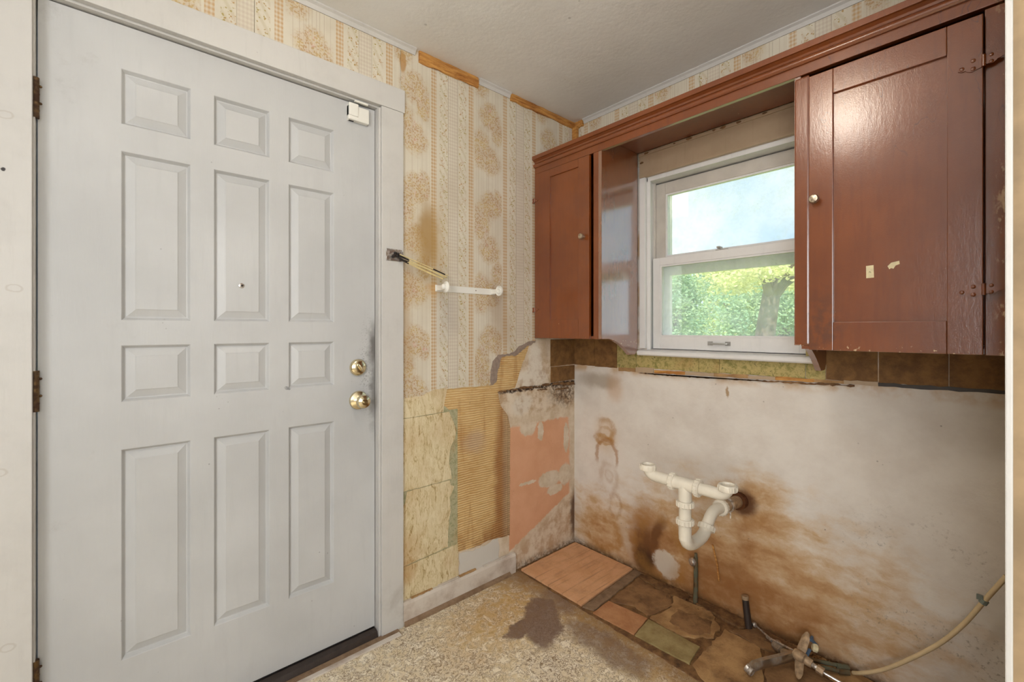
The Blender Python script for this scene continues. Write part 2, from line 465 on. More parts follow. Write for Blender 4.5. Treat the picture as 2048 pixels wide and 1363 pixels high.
def m_plaster_window():
    m = Mat('window wall plaster')
    a = -m.y
    p = m.vec(a, m.z)
    w = m.warp(p, 5.5, 0.13); w2 = m.warp(p, 16, 0.05); w3 = m.warp(p, 45, 0.022)
    n = m.noise(7, p, 8, 0.62); f = m.noise(34, p, 8, 0.7)
    c = m.mix(m.sm(0.34, 0.7, n), C(228, 221, 212), C(217, 208, 198))
    ochre, brown, dark = C(186, 146, 96), C(150, 100, 54), C(70, 44, 26)
    # rust bloom that spreads from the drain down to the floor: washes of growing strength
    soft = m.blob(w, 0.80, 0.08, 0.58, 0.36, 10, 0.98)
    soft = m.max(soft, m.blob(w, 0.95, 0.45, 0.17, 0.14, 0, 0.98) * 0.8)
    soft = m.max(soft, m.blob(w, 0.20, 0.10, 0.26, 0.22, 0, 0.98) * 0.75)
    soft = m.max(soft, m.blob(w, 1.18, 0.24, 0.22, 0.30, 35, 0.98) * 0.62)
    rotn = m.node('ShaderNodeMapping'); m.put(rotn.inputs[0], w2)
    rotn.inputs[2].default_value = (0, 0, math.radians(-38)); rotn.inputs[3].default_value = (1.0, 2.6, 1)
    strk = m.noise(6.5, S(m, rotn.outputs[0]), 5, 0.62)
    mot = m.noise(11, w2, 5, 0.62)
    fld = soft * 1.15 + (strk - 0.5) * 1.3 + (mot - 0.5) * 0.7
    c = m.mix(m.sm(0.02, 0.3, soft) * m.sm(0.10, 0.80, fld) * 0.75, c, C(204, 170, 122))
    c = m.mix(m.sm(0.08, 0.4, soft) * m.sm(0.45, 1.05, fld) * 0.75, c, C(178, 130, 76))
    c = m.mix(m.sm(0.3, 0.8, soft) * m.sm(0.80, 1.35, fld) * 0.75, c, C(142, 92, 48))
    deep = m.blob(w2, 0.80, 0.03, 0.40, 0.13, 3, 0.95)
    deep = m.max(deep, m.blob(w2, 1.04, 0.10, 0.24, 0.07, -26, 0.9) * 0.9)
    deep = m.max(deep, m.blob(w2, 0.925, 0.33, 0.026, 0.15, 0, 0.9) * 0.75)
    deep = m.max(deep, m.blob(w2, 0.68, 0.17, 0.13, 0.10, 0, 0.95) * 0.45)
    c = m.mix(deep * (0.30 + m.sm(0.38, 0.66, mot) * 0.55), c, brown)
    # dark scorched plume
    pl = m.max(m.blob(w2, 0.445, 0.13, 0.055, 0.11, 0, 0.5), m.blob(w2, 0.505, 0.20, 0.03, 0.11, -22, 0.5))
    c = m.mix(m.blob(w2, 0.46, 0.16, 0.11, 0.17, 0, 0.6) * 0.75, c, brown)
    c = m.mix(pl * 0.85, c, C(104, 64, 32))
    c = m.mix(m.blob(w3, 0.450, 0.075, 0.05, 0.055, 0, 0.6) * 0.95, c, dark)
    # bare plaster beside it
    bare = m.blob(m.warp(w2, 30, 0.06), 0.565, 0.095, 0.066, 0.062, 0, 0.16)
    bare = m.max(bare, m.blob(w3, 0.33, 0.16, 0.022, 0.13, 22, 0.6) * 0.45)
    c = m.mix(bare * 0.8, c, C(212, 202, 186))
    # tide lines: keyhole stain and rings on the left
    for (cx, cy, rx, ry, wd, st) in ((0.215, 0.665, 0.055, 0.050, 0.10, 0.6), (0.215, 0.655, 0.042, 0.026, 0.06, 0.5),
                                     (0.205, 0.615, 0.050, 0.022, 0.28, 0.75), (0.235, 0.42, 0.050, 0.075, 0.05, 0.25), (0.235, 0.43, 0.022, 0.032, 0.08, 0.20),
                                     (0.275, 0.285, 0.035, 0.06, 0.10, 0.5), (0.20, 0.12, 0.10, 0.075, 0.10, 0.7), (0.53, 0.16, 0.12, 0.16, 0.05, 0.5),
                                     (0.90, 0.49, 0.10, 0.075, 0.10, 0.3)):
        c = m.mix(m.ring(w2, cx, cy, rx, ry, 0, wd * 0.5, 0.42) * m.sm(0.30, 0.58, mot) * st, c, C(168, 120, 58))
    arch = m.ring(w2, 0.222, 0.52, 0.066, 0.10, 0, 0.05, 0.16) * m.sm(0.47, 0.52, m.z)
    c = m.mix(m.blob(w2, 0.217, 0.64, 0.066, 0.085, 0, 0.6) * 0.35, c, C(196, 158, 104))
    c = m.mix(arch * 0.6, c, C(162, 108, 44))
    # smudge under the cabinet, drip marks
    c = m.mix(m.blob(w2, 0.17, 0.925, 0.12, 0.04, 0, 0.5) * 0.6, c, C(154, 136, 112))
    c = m.mix(m.blob(w2, 0.27, 0.90, 0.05, 0.07, 0, 0.6) * 0.45, c, C(196, 152, 106))
    c = m.mix(m.sm(0.955, 0.992, m.z) * m.sm(0.42, 0.62, m.noise(8, p, 5)) * 0.7, c, C(190, 146, 86))
    c = m.mix(m.blob(w3, 0.845, 0.935, 0.006, 0.022, 0, 0.4) * 0.8, c, C(160, 124, 72))
    # hole around the waste pipe
    c = m.mix(m.blob(w3, 0.905, 0.486, 0.055, 0.052, 0, 0.35) * 0.95, c, C(96, 58, 30))
    # scuffs towards the right end
    sc = m.sm(0.53, 0.66, m.noise(62, p, 6, 0.78)) * m.sm(0.50, 0.60, m.noise(6.5, p, 3)) * m.sm(1.15, 1.4, a) * m.sm(0.75, 0.35, m.z)
    c = m.mix(sc * 0.75, c, C(140, 126, 108))
    sp = m.sm(0.14, 0.05, m.voro(38)) * m.sm(0.58, 0.68, m.noise(7, p))
    c = m.mix(sp * 0.75, c, C(98, 84, 72))
    foot = m.sm(0.05, 0.0, m.z) * m.sm(0.30, 0.55, f)
    c = m.mix(foot * 0.85, c, C(96, 66, 40))
    return m.finish(c, 0.66, height=m.noise(7, p, 3) * 0.005 + m.noise(60, p, 3, 0.7) * 0.0009, spec=0.35)

def m_tile_cream():
    m = Mat('parchment wall tile')
    st = m.noise(34, m.warp(m.scale(m.P, 1, 1, 0.32), 9, 0.22), 7, 0.75, 1.2)
    big = m.noise(5, detail=5)
    c = m.mix(m.sm(0.36, 0.64, st), C(226, 212, 178), C(204, 184, 138))
    c = m.mix(m.sm(0.54, 0.64, st) * 0.85, c, C(152, 124, 76))
    low = m.sm(0.5, 0.12, m.z)
    c = m.mix(m.sm(0.40, 0.7, big) * (0.25 + low * 0.55), c, C(176, 130, 72))
    return m.finish(c, 0.62, height=st * 0.0008)

def m_green(name, ca, cb, cc, sc=70):
    m = Mat(name)
    v = m.noise(sc, m.warp(m.P, 40, 0.03), 6, 0.8)
    g = m.noise(9, detail=4)
    c = m.mix(m.sm(0.38, 0.56, v), C(*ca), C(*cb))
    c = m.mix(m.sm(0.56, 0.66, v), c, C(*cc))
    c = m.mix(m.sm(0.5, 0.75, g) * 0.5, c, C(170, 130, 76))
    return m.finish(c, 0.7, height=v * 0.001)

def m_ribbed():
    m = Mat('combed glue board')
    wob = m.noise(6, detail=3) * 0.012
    rib = m.sin((m.z + wob + m.x * 0.02) * (2 * math.pi / 0.0105))
    fine = m.noise(16, m.scale(m.P, 1, 1, 9), 5, 0.7)
    big = m.noise(4.5, detail=6, rough=0.65)
    vert = m.noise(5, m.scale(m.P, 3.2, 1, 0.5), 5)
    c = m.mix(m.sm(0.35, 0.65, big), C(210, 172, 114), C(192, 150, 92))
    c = m.mix(m.sm(0.1, 0.9, rib) * m.sm(0.36, 0.55, fine) * 0.85, c, C(234, 210, 158))
    c = m.mix(m.sm(0.54, 0.72, vert) * 0.75, c, C(168, 116, 58))
    c = m.mix(m.blob(m.warp(m.vec(m.x, m.z), 12, 0.06), -0.545, 0.45, 0.035, 0.36, 0, 0.6) * 0.75, c, C(146, 88, 36))
    c = m.mix(m.sm(-0.545, -0.515, m.x) * m.sm(0.95, 0.85, m.z) * 0.65, c, C(166, 136, 106))
    c = m.mix(m.blob(m.warp(m.vec(m.x, m.z), 20, 0.05), -0.70, 0.68, 0.06, 0.05, 0, 0.6) * 0.5, c, C(176, 150, 130))
    sp = m.sm(0.12, 0.07, m.voro(26, m.scale(m.P, 1, 1, 2.2))) * m.sm(0.60, 0.66, m.noise(9))
    c = m.mix(sp * 0.85, c, C(64, 52, 46))
    c = m.mix(m.sm(0.30, 0.2, m.z) * m.sm(0.4, 0.6, big) * 0.6, c, C(136, 88, 44))
    return m.finish(c, 0.75, height=rib * 0.0009 + fine * 0.0012)

def m_lino():
    m = Mat('worn patterned linoleum')
    p = m.vec(m.x, m.y)
    wp_ = m.warp(p, 20, 0.09)
    sq = m.noise(30, wp_, 3, 0.6)
    sq2 = m.noise(52, m.vadd(wp_, (3.1, 1.7, 0)), 2, 0.6)
    big = m.noise(3.2, p, 6, 0.62)
    c = m.mix(m.sm(0.40, 0.60, sq), C(246, 234, 208), C(222, 203, 164))
    c = m.mix(m.sm(0.35, 0.65, big) * 0.45, c, C(232, 223, 210))
    fade = 0.35 + m.sm(0.3, 0.6, big) * 0.5
    c = m.mix(m.band(sq2, 0.5, 0.014, 0.022) * fade, c, C(118, 90, 58))
    c = m.mix(m.band(sq, 0.46, 0.008, 0.018) * fade, c, C(140, 112, 74))
    w = m.warp(p, 6, 0.16)
    yel = m.max(m.blob(w, -0.62, -0.16, 0.34, 0.16, 20, 0.7), m.blob(w, -0.48, -0.62, 0.10, 0.40, 0, 0.6))
    c = m.mix(yel * (0.25 + m.sm(0.4, 0.6, sq) * 0.45), c, C(196, 152, 78))
    edge = m.sm(-0.56, -0.45, S(m, _sep(m, w, 0)))
    c = m.mix(edge * 0.62, c, C(130, 96, 60))
    wf = m.warp(w, 30, 0.035)
    st = m.max(m.blob(wf, -0.62, -0.36, 0.16, 0.085, 50, 0.16), m.blob(wf, -0.55, -0.62, 0.07, 0.20, 0, 0.35) * 0.8)
    st = m.max(st, m.blob(wf, -0.73, -0.33, 0.08, 0.035, 20, 0.2))
    st = m.max(st, m.blob(w, -0.47, -0.30, 0.08, 0.10, 0, 0.4) * 0.7)
    c = m.mix(st * 0.85, c, C(112, 86, 74))
    c = m.mix(m.blob(w, -0.45, -0.04, 0.13, 0.12, 0, 0.7) * 0.6, c, C(134, 100, 66))
    gr = m.sm(0.58, 0.74, m.noise(7, p, 5, 0.7))
    c = m.mix(gr * 0.28, c, C(160, 142, 128))
    return m.finish(c, 0.55, height=m.noise(52, p, 2) * 0.0015, spec=0.4)

def m_boards(name, col, col2, dirt, line=0.0, sc=12, lineaxis='x', damp=0.5):
    m = Mat(name)
    n = m.noise(sc, detail=8, rough=0.66); f = m.noise(70, detail=6, rough=0.75)
    c = m.mix(m.sm(0.34, 0.68, n), C(*col), C(*col2))
    c = m.mix(m.sm(0.50, 0.72, m.noise(sc * 0.6, detail=8, rough=0.7)) * damp, c, C(*dirt))
    c = m.mix(m.sm(0.56, 0.72, f) * 0.35 * damp, c, C(70, 46, 28))
    h = n * 0.004 + f * 0.0015
    if line:
        q = m.frac((m.y + m.noise(3) * 0.01) / line)
        l = m.band(q, 0.5, 0.012, 0.015) * m.sm(0.35, 0.6, m.noise(5, detail=3))
        c = m.mix(l * 0.6, c, C(*dirt))
        g = m.noise(4, m.scale(m.P, 1, 12, 1), 5)
        c = m.mix(m.sm(0.5, 0.7, g) * 0.3, c, C(*dirt))
    return m.finish(c, 0.68, height=h, spec=0.35)

def m_cabinet(name='red brown gloss paint', crough=0.19, cior=1.62):
    m = Mat(name)
    n = m.noise(4, detail=6)
    g = m.noise(9, m.scale(m.P, 7, 7, 0.8), 5)
    c = m.mix(m.sm(0.3, 0.7, n), C(128, 64, 18), C(112, 53, 13))
    c = m.mix(m.sm(0.45, 0.7, g) * 0.3, c, C(104, 48, 18))
    chip = m.sm(0.10, 0.05, m.voro(52, m.warp(m.P, 30, 0.02))) * m.sm(0.63, 0.69, m.noise(10))
    low = m.sm(1.160, 1.142, m.z) * m.sm(1.12, 1.13, m.z) * m.sm(0.62, 0.66, m.noise(75, detail=3))
    edge = m.sm(-1.612, -1.64, m.y) * m.sm(0.54, 0.60, m.noise(20, m.scale(m.P, 1, 1, 0.35), 6, 0.75))
    c = m.mix(m.max(m.max(chip * 0.8, low), edge * 0.7), c, C(206, 176, 136))
    p = m.vec(m.y, m.z)
    mould = m.blob(m.warp(p, 16, 0.07), -1.262, 1.20, 0.045, 0.10, 0, 0.7) * m.sm(-0.25, -0.30, m.x)
    c = m.mix(mould * m.sm(0.34, 0.6, m.noise(40, detail=5)) * 0.6, c, C(70, 42, 28))
    scr = m.band(m.noise(7, m.scale(m.warp(m.P, 3, 0.12), 2, 2, 0.35), 2), 0.5, 0.0016, 0.003) * m.sm(-1.22, -1.28, m.y) * m.sm(1.62, 1.75, m.z)
    c = m.mix(scr * 0.6, c, C(78, 40, 24))
    h = m.noise(110, m.scale(m.P, 1, 1, 0.30), 3) * 0.00022 + m.noise(330, detail=2) * 0.00014
    return m.finish(c, 0.42, height=h, spec=0.35, coat=1.0, coat_rough=crough, coat_ior=cior)

def m_ceiling():
    m = Mat('ceiling paint')
    n = m.noise(2.2, detail=6); f = m.noise(45, detail=6)
    c = m.mix(m.sm(0.3, 0.7, n), C(234, 233, 231), C(226, 224, 221))
    sp = m.sm(0.10, 0.05, m.voro(14)) * m.sm(0.55, 0.62, m.noise(4))
    c = m.mix(sp * 0.4, c, C(140, 134, 126))
    return m.finish(c, 0.55, height=n * 0.008 + f * 0.0009)

def m_rawwood():
    m = Mat('bare orange wood')
    g = m.noise(9, m.warp(m.scale(m.P, 1, 1, 9), 5, 0.3), 6, 0.65)
    c = m.mix(m.sm(0.36, 0.62, g), C(206, 152, 80), C(164, 104, 44))
    c = m.mix(m.sm(0.6, 0.7, g), c, C(104, 62, 26))
    return m.finish(c, 0.6, height=g * 0.003)

def m_metal(name, col, rough=0.3, dirt=None, amt=0.5, sc=60):
    m = Mat(name)
    n = m.noise(sc, detail=6)
    if dirt:
        f = m.sm(0.5 - amt * 0.2, 0.62, n)
        return m.finish(m.mix(f, C(*col), C(*dirt)), m.math('ADD', f * 0.4, rough), m.math('SUBTRACT', 1.0, f * 0.8), n * 0.00012)
    return m.finish(C(*col), rough, 1.0, n * 0.00005)

def m_glass():
    m = Mat('dusty window glass')
    tr = m.node('ShaderNodeBsdfTransparent'); tr.inputs[0].default_value = (0.97, 0.99, 0.985, 1)
    df = m.node('ShaderNodeBsdfTranslucent'); df.inputs[0].default_value = (0.9, 0.93, 0.93, 1)
    gl = m.node('ShaderNodeBsdfGlossy'); gl.inputs[1].default_value = 0.02
    mx = m.node('ShaderNodeMixShader'); mx2 = m.node('ShaderNodeMixShader')
    dust = m.sm(0.35, 0.75, m.noise(16, detail=8, rough=0.7)) * 0.14 + 0.15
    m.put(mx.inputs[0], dust)
    m.t.links.new(tr.outputs[0], mx.inputs[1]); m.t.links.new(df.outputs[0], mx.inputs[2])
    mx2.inputs[0].default_value = 0.04
    m.t.links.new(mx.outputs[0], mx2.inputs[1]); m.t.links.new(gl.outputs[0], mx2.inputs[2])
    m.t.links.new(mx2.outputs[0], m.out.inputs[0])
    return m.mat

def m_leaf(name, a, b):
    m = Mat(name)
    n = m.noise(1.3, detail=4)
    b_ = m.node('ShaderNodeBsdfDiffuse'); t_ = m.node('ShaderNodeBsdfTranslucent'); mx = m.node('ShaderNodeMixShader')
    c = m.mix(m.sm(0.35, 0.65, n), C(*a), C(*b))
    m.put(b_.inputs[0], c); m.put(t_.inputs[0], c); mx.inputs[0].default_value = 0.4
    m.t.links.new(b_.outputs[0], mx.inputs[1]); m.t.links.new(t_.outputs[0], mx.inputs[2])
    m.t.links.new(mx.outputs[0], m.out.inputs[0])
    return m.mat

M = dict(
    door=m_door(), trim=m_trim(), paperx=m_wallpaper('striped floral wallpaper', 'x'), papery=m_wallpaper('striped floral wallpaper on window wall', 'y'),
    plA=m_plaster_left(), plB=m_plaster_window(), tile=m_tile_cream(), ribbed=m_ribbed(), lino=m_lino(), cab=m_cabinet(), cabgloss=m_cabinet('red brown high gloss paint', 0.10, 3.0), ceil=m_ceiling(),
    green=m_green('green speckled paper', (146, 146, 108), (182, 174, 140), (108, 116, 80), 60),
    mottled=m_green('mottled green wall covering', (132, 126, 66), (186, 166, 108), (74, 82, 40), 42),
    felt=m_simple('torn grey backing', C(150, 132, 118), 0.9, var=0.15, scale=60, bump=0.002),
    browntile=m_boards('brown wall tile', (142, 104, 60), (112, 78, 44), (76, 52, 30), sc=22),
    rawwood=m_rawwood(),
    base=m_trim('baseboard paint', (212, 202, 190), (142, 112, 86)),
    winpaint=m_trim('window paint', (230, 228, 225)),
    wincream_shaded=m_trim('shaded cream header paint', (182, 158, 130)),  # cream deepened to tan, with the shade on the header mixed in
    sashgrey=m_simple('weathered sash paint', C(196, 188, 178), 0.6, var=0.07, scale=14, bump=0.0015),
    glass=m_glass(),
    white=m_simple('white plastic', C(232, 229, 220), 0.35, var=0.03, scale=8),
    pvc=m_simple('aged white pipe plastic', C(226, 217, 200), 0.35, var=0.05, scale=18),
    black=m_simple('black plastic', C(26, 22, 20), 0.5, var=0.2),
    dark=m_simple('dark bronze sill', C(52, 42, 37), 0.45, var=0.2, scale=30, bump=0.001),
    brass=m_metal('polished brass', (222, 209, 176), 0.18),
    nickel=m_metal('dull nickel', (200, 186, 164), 0.3, (120, 100, 80), 0.3),
    hinge=m_metal('tarnished hinge bronze', (120, 96, 66), 0.4, (70, 46, 30), 0.8),
    steel=m_metal('scuffed steel', (214, 210, 206), 0.3, (140, 124, 108), 0.2),
    chrome=m_metal('dirty chrome', (186, 178, 166), 0.33, (128, 106, 82), 0.4, 14),
    verdi=m_metal('green copper pipe', (126, 106, 80), 0.5, (102, 102, 82), 0.7, 40),
    rust=m_metal('rusty iron pipe', (110, 70, 40), 0.6, (96, 56, 30), 1.0),
    silver=m_simple('brushed silver', C(176, 174, 170), 0.35, metal=0.5, var=0.1),
    hose=m_simple('yellowed hose', C(212, 190, 150), 0.5, var=0.06, scale=30),
    clip=m_simple('grey clip plastic', C(120, 130, 124), 0.5),
    blue=m_simple('blue plastic', C(82, 104, 128), 0.5),
    tan=m_simple('limescaled metal', C(168, 142, 112), 0.55, metal=0.3, var=0.25, scale=70, bump=0.002),
    scrap=m_simple('yellowed paper', C(226, 212, 172), 0.8, var=0.1, scale=60),
    reed=m_simple('pale split cane', C(224, 206, 150), 0.55, var=0.12, scale=40),
    char=m_simple('charred black', C(34, 26, 24), 0.7, var=0.3, scale=60),
    pinkboard=m_boards('pink painted floor board', (224, 174, 132), (212, 160, 116), (128, 92, 62), line=0.085, damp=0.3),
    greyboard=m_boards('grey worn strip', (150, 124, 98), (126, 100, 76), (84, 60, 40), sc=26),
    terra=m_boards('terracotta floor tile', (194, 144, 102), (172, 118, 78), (126, 86, 56), sc=14, damp=0.35),
    olive=m_boards('olive floor tile', (168, 150, 104), (142, 122, 78), (122, 88, 52), sc=18, damp=0.45),
    rot=m_boards('rotten brown underlay', (160, 122, 82), (118, 86, 58), (62, 44, 32), sc=11, damp=0.8),
    rot2=m_boards('stained tan underlay', (190, 152, 104), (150, 112, 72), (84, 60, 42), sc=12, damp=0.7),
    debris=m_boards('crumbled debris', (140, 104, 66), (96, 66, 42), (52, 36, 26), sc=30, damp=0.8),
    bark=m_boards('bark', (128, 112, 102), (92, 78, 70), (70, 58, 50), sc=4, damp=0.5),
    grass=m_boards('lawn', (176, 190, 112), (150, 170, 96), (190, 190, 130), sc=2, damp=0.4),
    leafa=m_leaf('leaf green', (176, 198, 134), (208, 218, 152)), leafb=m_leaf('leaf blue green', (152, 186, 152), (188, 208, 162)), leafc=m_leaf('leaf yellow', (220, 222, 160), (236, 234, 182)),
    shell=m_simple('outer room paint', C(206, 200, 190), 0.8, var=0.04, scale=3),
    tanpaper=m_simple('tan mottled wallpaper', C(150, 126, 94), 0.7, var=0.2, scale=14),
    rock=m_simple('pale boulder', C(226, 224, 210), 0.8, var=0.06, scale=3, bump=0.02),
)

# ------------------------------------------------------------------ room shell
H = 2.357
XL, YB = -3.5, -3.6
fl = MB().box(XL, 0.0, YB, 0.15, -0.06, 0.0).build('floor', M['lino'])
struct(fl, 'worn cream and yellow squiggle patterned linoleum floor with dark stain', 'floor')
cl = MB().box(XL - 0.15, 0.6, YB - 0.15, 0.6, H, H + 0.2).build('ceiling', M['ceil'])
struct(cl, 'plain grey white painted ceiling', 'ceiling')

DX0, DX1 = -2.0883, -1.1743            # door slab
wl = MB()
wl.box(XL, DX0 - 0.02, 0.0, 0.15, 0, H)
wl.box(DX1 + 0.02, 0.0, 0.0, 0.15, 0, H)
wl.box(DX0 - 0.02, DX1 + 0.02, 0.0, 0.15, 2.09, H)
wall_left = wl.build('wall_left', M['plA'], base=(-1.0, 0.0, 0.0))
struct(wall_left, 'door wall with torn floral wallpaper and pink plaster in the corner', 'wall')

WY0, WY1 = -0.462, -1.158               # window opening
wb = MB()
wb.box(0, 0.15, 0.15, WY0, 0, H)
wb.box(0, 0.15, WY1, YB, 0, H)
wb.box(0, 0.15, WY0, WY1, 0, 1.08)
wb.box(0, 0.15, WY0, WY1, 1.94, H)
wall_back = wb.build('wall_back', M['plB'], base=(0, -0.8, 0))
struct(wall_back, 'window wall of grey white plaster with rust brown water stains', 'wall')

wr = MB().box(-0.95, 0.0, -1.645, -1.765, 0, H).build('wall_right', M['tanpaper'])
struct(wr, 'blurred wallpapered end of the partition at the right edge', 'wall')
trs = MB().box(-0.956, -0.935, -1.6445, -1.6525, 0, H).build('trim_1', M['trim'], bevel=0.002)
struct(trs, 'narrow white corner bead on the partition end at right edge', 'trim')

wo = MB()
wo.box(XL - 0.15, XL, YB - 0.15, -3.0, 0, H); wo.box(XL - 0.15, XL, -1.70, 0.15, 0, H)
wo.box(XL - 0.15, XL, -3.0, -1.70, 0, 0.8); wo.box(XL - 0.15, XL, -3.0, -1.70, 2.1, H)
wo.build('wall_outer', M['shell'])
struct(bpy.data.objects['wall_outer'], 'plain side wall with an added window opening, left of the camera', 'wall')
wf = MB()
wf.box(XL, -3.15, YB, YB - 0.15, 0, H); wf.box(-1.45, 0.15, YB, YB - 0.15, 0, H)
wf.box(-3.15, -1.45, YB, YB - 0.15, 0, 0.8); wf.box(-3.15, -1.45, YB, YB - 0.15, 2.1, H)
wfo = wf.build('wall_front', M['shell'])
struct(wfo, 'plain wall with an added window opening behind the camera', 'wall')
w2 = MB()  # window invented as a setting for the rear fill light
for (a, b, c, d) in ((-3.15, -3.09, 0.8, 2.1), (-1.51, -1.45, 0.8, 2.1), (-3.09, -1.51, 0.8, 0.86), (-3.09, -1.51, 2.04, 2.1), (-3.09, -1.51, 1.43, 1.47)):
    w2.box(a, b, YB - 0.1, YB - 0.06, c, d)
w2o = w2.build('added_window_2', M['winpaint'])
struct(w2o, 'white framed window added around the fill light behind the camera', 'window')
MB().box(-3.09, -1.51, YB - 0.082, YB - 0.078, 0.86, 2.04).build('pane', M['glass'], w2o)
w3 = MB()  # invented side window, made to go with the side fill
for (a, b, c, d) in ((-3.0, -2.94, 0.8, 2.1), (-1.76, -1.70, 0.8, 2.1), (-2.94, -1.76, 0.8, 0.86), (-2.94, -1.76, 2.04, 2.1), (-2.94, -1.76, 1.43, 1.47)):
    w3.box(XL - 0.1, XL - 0.06, a, b, c, d)
w3o = w3.build('added_window_3', M['winpaint'])
struct(w3o, 'white framed side window added around the fill light left of the camera', 'window')
MB().box(XL - 0.082, XL - 0.078, -2.94, -1.76, 0.86, 2.04).build('pane', M['glass'], w3o)

# ------------------------------------------------------------------ left wall layers
def sheetA(name, pts, y0, y1, mat, bevel=0.0): return MB().prism(pts, 'xz', y0, y1).build(name, M[mat], wall_left, bevel=bevel)
# lower torn edge of the wallpaper, from the casing to the cabinet
torn = [(-1.071, 0.919), (-0.975, 0.922), (-0.957, 0.932), (-0.912, 0.944), (-0.806, 0.939), (-0.684, 0.936), (-0.606, 0.937), (-0.614, 0.953), (-0.610, 1.006), (-0.599, 1.047),
        (-0.564, 1.079), (-0.493, 1.079), (-0.460, 1.090), (-0.427, 1.117), (-0.367, 1.137), (-0.318, 1.140), (-0.30, 1.150), (0.0, 1.150)]
tr_ = rag(torn, 0.0022, 0.014, 3, closed=False)
sheetA('wallpaper_strip', tr_ + [(0.0, H), (-1.0745, H), (-1.0745, 0.919)], -0.0045, -0.0065, 'paperx')
sheetA('wallpaper_strip', [(-1.5985, 2.09), (-1.0755, 2.09), (-1.0755, H), (-1.5985, H)], -0.0045, -0.0062, 'paperx')
sheetA('wallpaper_strip', [(-2.30, 2.09), (-1.5995, 2.09), (-1.5995, H), (-2.30, H)], -0.0045, -0.0065, 'paperx')
felt = [(-0.66, 0.955), (-0.612, 0.934), (-0.595, 0.935), (-0.570, 0.956), (-0.564, 0.997), (-0.549, 1.045), (-0.533, 1.068), (-0.452, 1.068), (-0.410, 1.088), (-0.375, 1.113), (-0.313, 1.131), (-0.30, 1.16), (-0.55, 1.16), (-0.66, 1.06)]
sheetA('torn_backing', rag(felt, 0.0035, 0.010, 5), -0.002, -0.0046, 'felt')
# green paper below the tiles
sheetA('green_paper', [(-1.074, 0.10), (-0.795, 0.10), (-0.795, 0.845), (-0.842, 0.85), (-0.80, 0.95), (-1.074, 0.95)], 0.0, -0.0012, 'green')
tiles = [
    [(-1.071, 0.945), (-1.071, 0.8365), (-0.871, 0.8405), (-0.868, 0.869), (-0.858, 0.912), (-0.848, 0.945)],
    [(-1.071, 0.8345), (-0.842, 0.8385), (-0.829, 0.810), (-0.812, 0.774), (-0.802, 0.751), (-0.812, 0.713), (-0.835, 0.679), (-0.843, 0.614), (-0.832, 0.573), (-0.829, 0.540), (-1.073, 0.539)],
    [(-1.045, 0.536), (-0.839, 0.537), (-0.833, 0.513), (-0.814, 0.505), (-0.839, 0.461), (-0.833, 0.396), (-0.843, 0.360), (-0.846, 0.321), (-0.848, 0.246), (-1.073, 0.234), (-1.073, 0.467), (-1.055, 0.490)],
    [(-1.073, 0.231), (-0.795, 0.243), (-0.792, 0.100), (-1.004, 0.088), (-1.073, 0.088)],
]
for i, t in enumerate(tiles):
    sheetA('wall_tile', rag(t, 0.0016, 0.016, 20 + i), -0.0012, -0.0042 - 0.0004 * (i % 2), 'tile')
# combed yellow board and its splinters
rib_pts = [(-0.856, 0.95), (-0.868, 0.869), (-0.842, 0.846), (-0.795, 0.846), (-0.795, 0.206), (-0.740, 0.200), (-0.669, 0.194), (-0.62, 0.203), (-0.577, 0.198), (-0.5005, 0.186), (-0.5005, 0.78), (-0.545, 0.83), (-0.564, 0.90), (-0.452, 0.906), (-0.405, 1.02), (-0.366, 1.09), (-0.345, 1.14), (-0.60, 1.14), (-0.66, 0.96)]
sheetA('glue_board', rag(rib_pts, 0.002, 0.016, 9, only=[0, 1, 4, 5, 6, 7, 8, 10, 11, 12, 13, 14, 15]), 0.0, -0.0020, 'ribbed')
sheetA('glue_board', rag([(-0.4985, 0.19), (-0.487, 0.185), (-0.484, 0.72), (-0.4985, 0.775)], 0.0015, 0.02, 10, only=[1, 2]), 0.0, -0.0028, 'ribbed')
# white patch of fresh plaster over the baseboard
sheetA('white_plaster_patch', rag([(-0.785, 0.085), (-0.785, 0.193), (-0.743, 0.191), (-0.70, 0.183), (-0.624, 0.186), (-0.592, 0.199), (-0.561, 0.195), (-0.553, 0.150), (-0.565, 0.085)], 0.004, 0.012, 12), 0.0, -0.0032, 'shell')
# brown tiles below the cabinet in the corner
for x0, x1, z0, z1 in ((-0.196, -0.003, 1.0, 1.145), (-0.194, -0.003, 0.915, 0.998)):
    sheetA('brown_tile', rag([(x0, z0), (x1, z0 + 0.004), (x1, z1), (x0, z1)], 0.0012, 0.02, int(z0 * 100), only=[0]), 0.0, -0.004, 'browntile')
# splintered lath showing along the crack
for i, (x0, x1, z, h, d) in enumerate(((-0.562, -0.505, 0.897, 0.006, 0.004), (-0.500, -0.43, 0.899, 0.004, 0.004), (-0.425, -0.33, 0.902, 0.007, 0.006), (-0.325, -0.27, 0.899, 0.004, 0.005), (-0.262, -0.20, 0.903, 0.009, 0.006),
                                       (-0.185, -0.09, 0.899, 0.012, 0.008), (-0.10, -0.004, 0.891, 0.016, 0.009), (-0.16, -0.05, 0.872, 0.006, 0.005), (-0.30, -0.22, 0.882, 0.004, 0.004))):
    sheetA('lath_splinter', rag([(x0, z), (x1, z - 0.003), (x1 - 0.01, z + h), (x0 + 0.008, z + h)], 0.0025, 0.010, 50 + i), -0.0005, -d, 'debris')

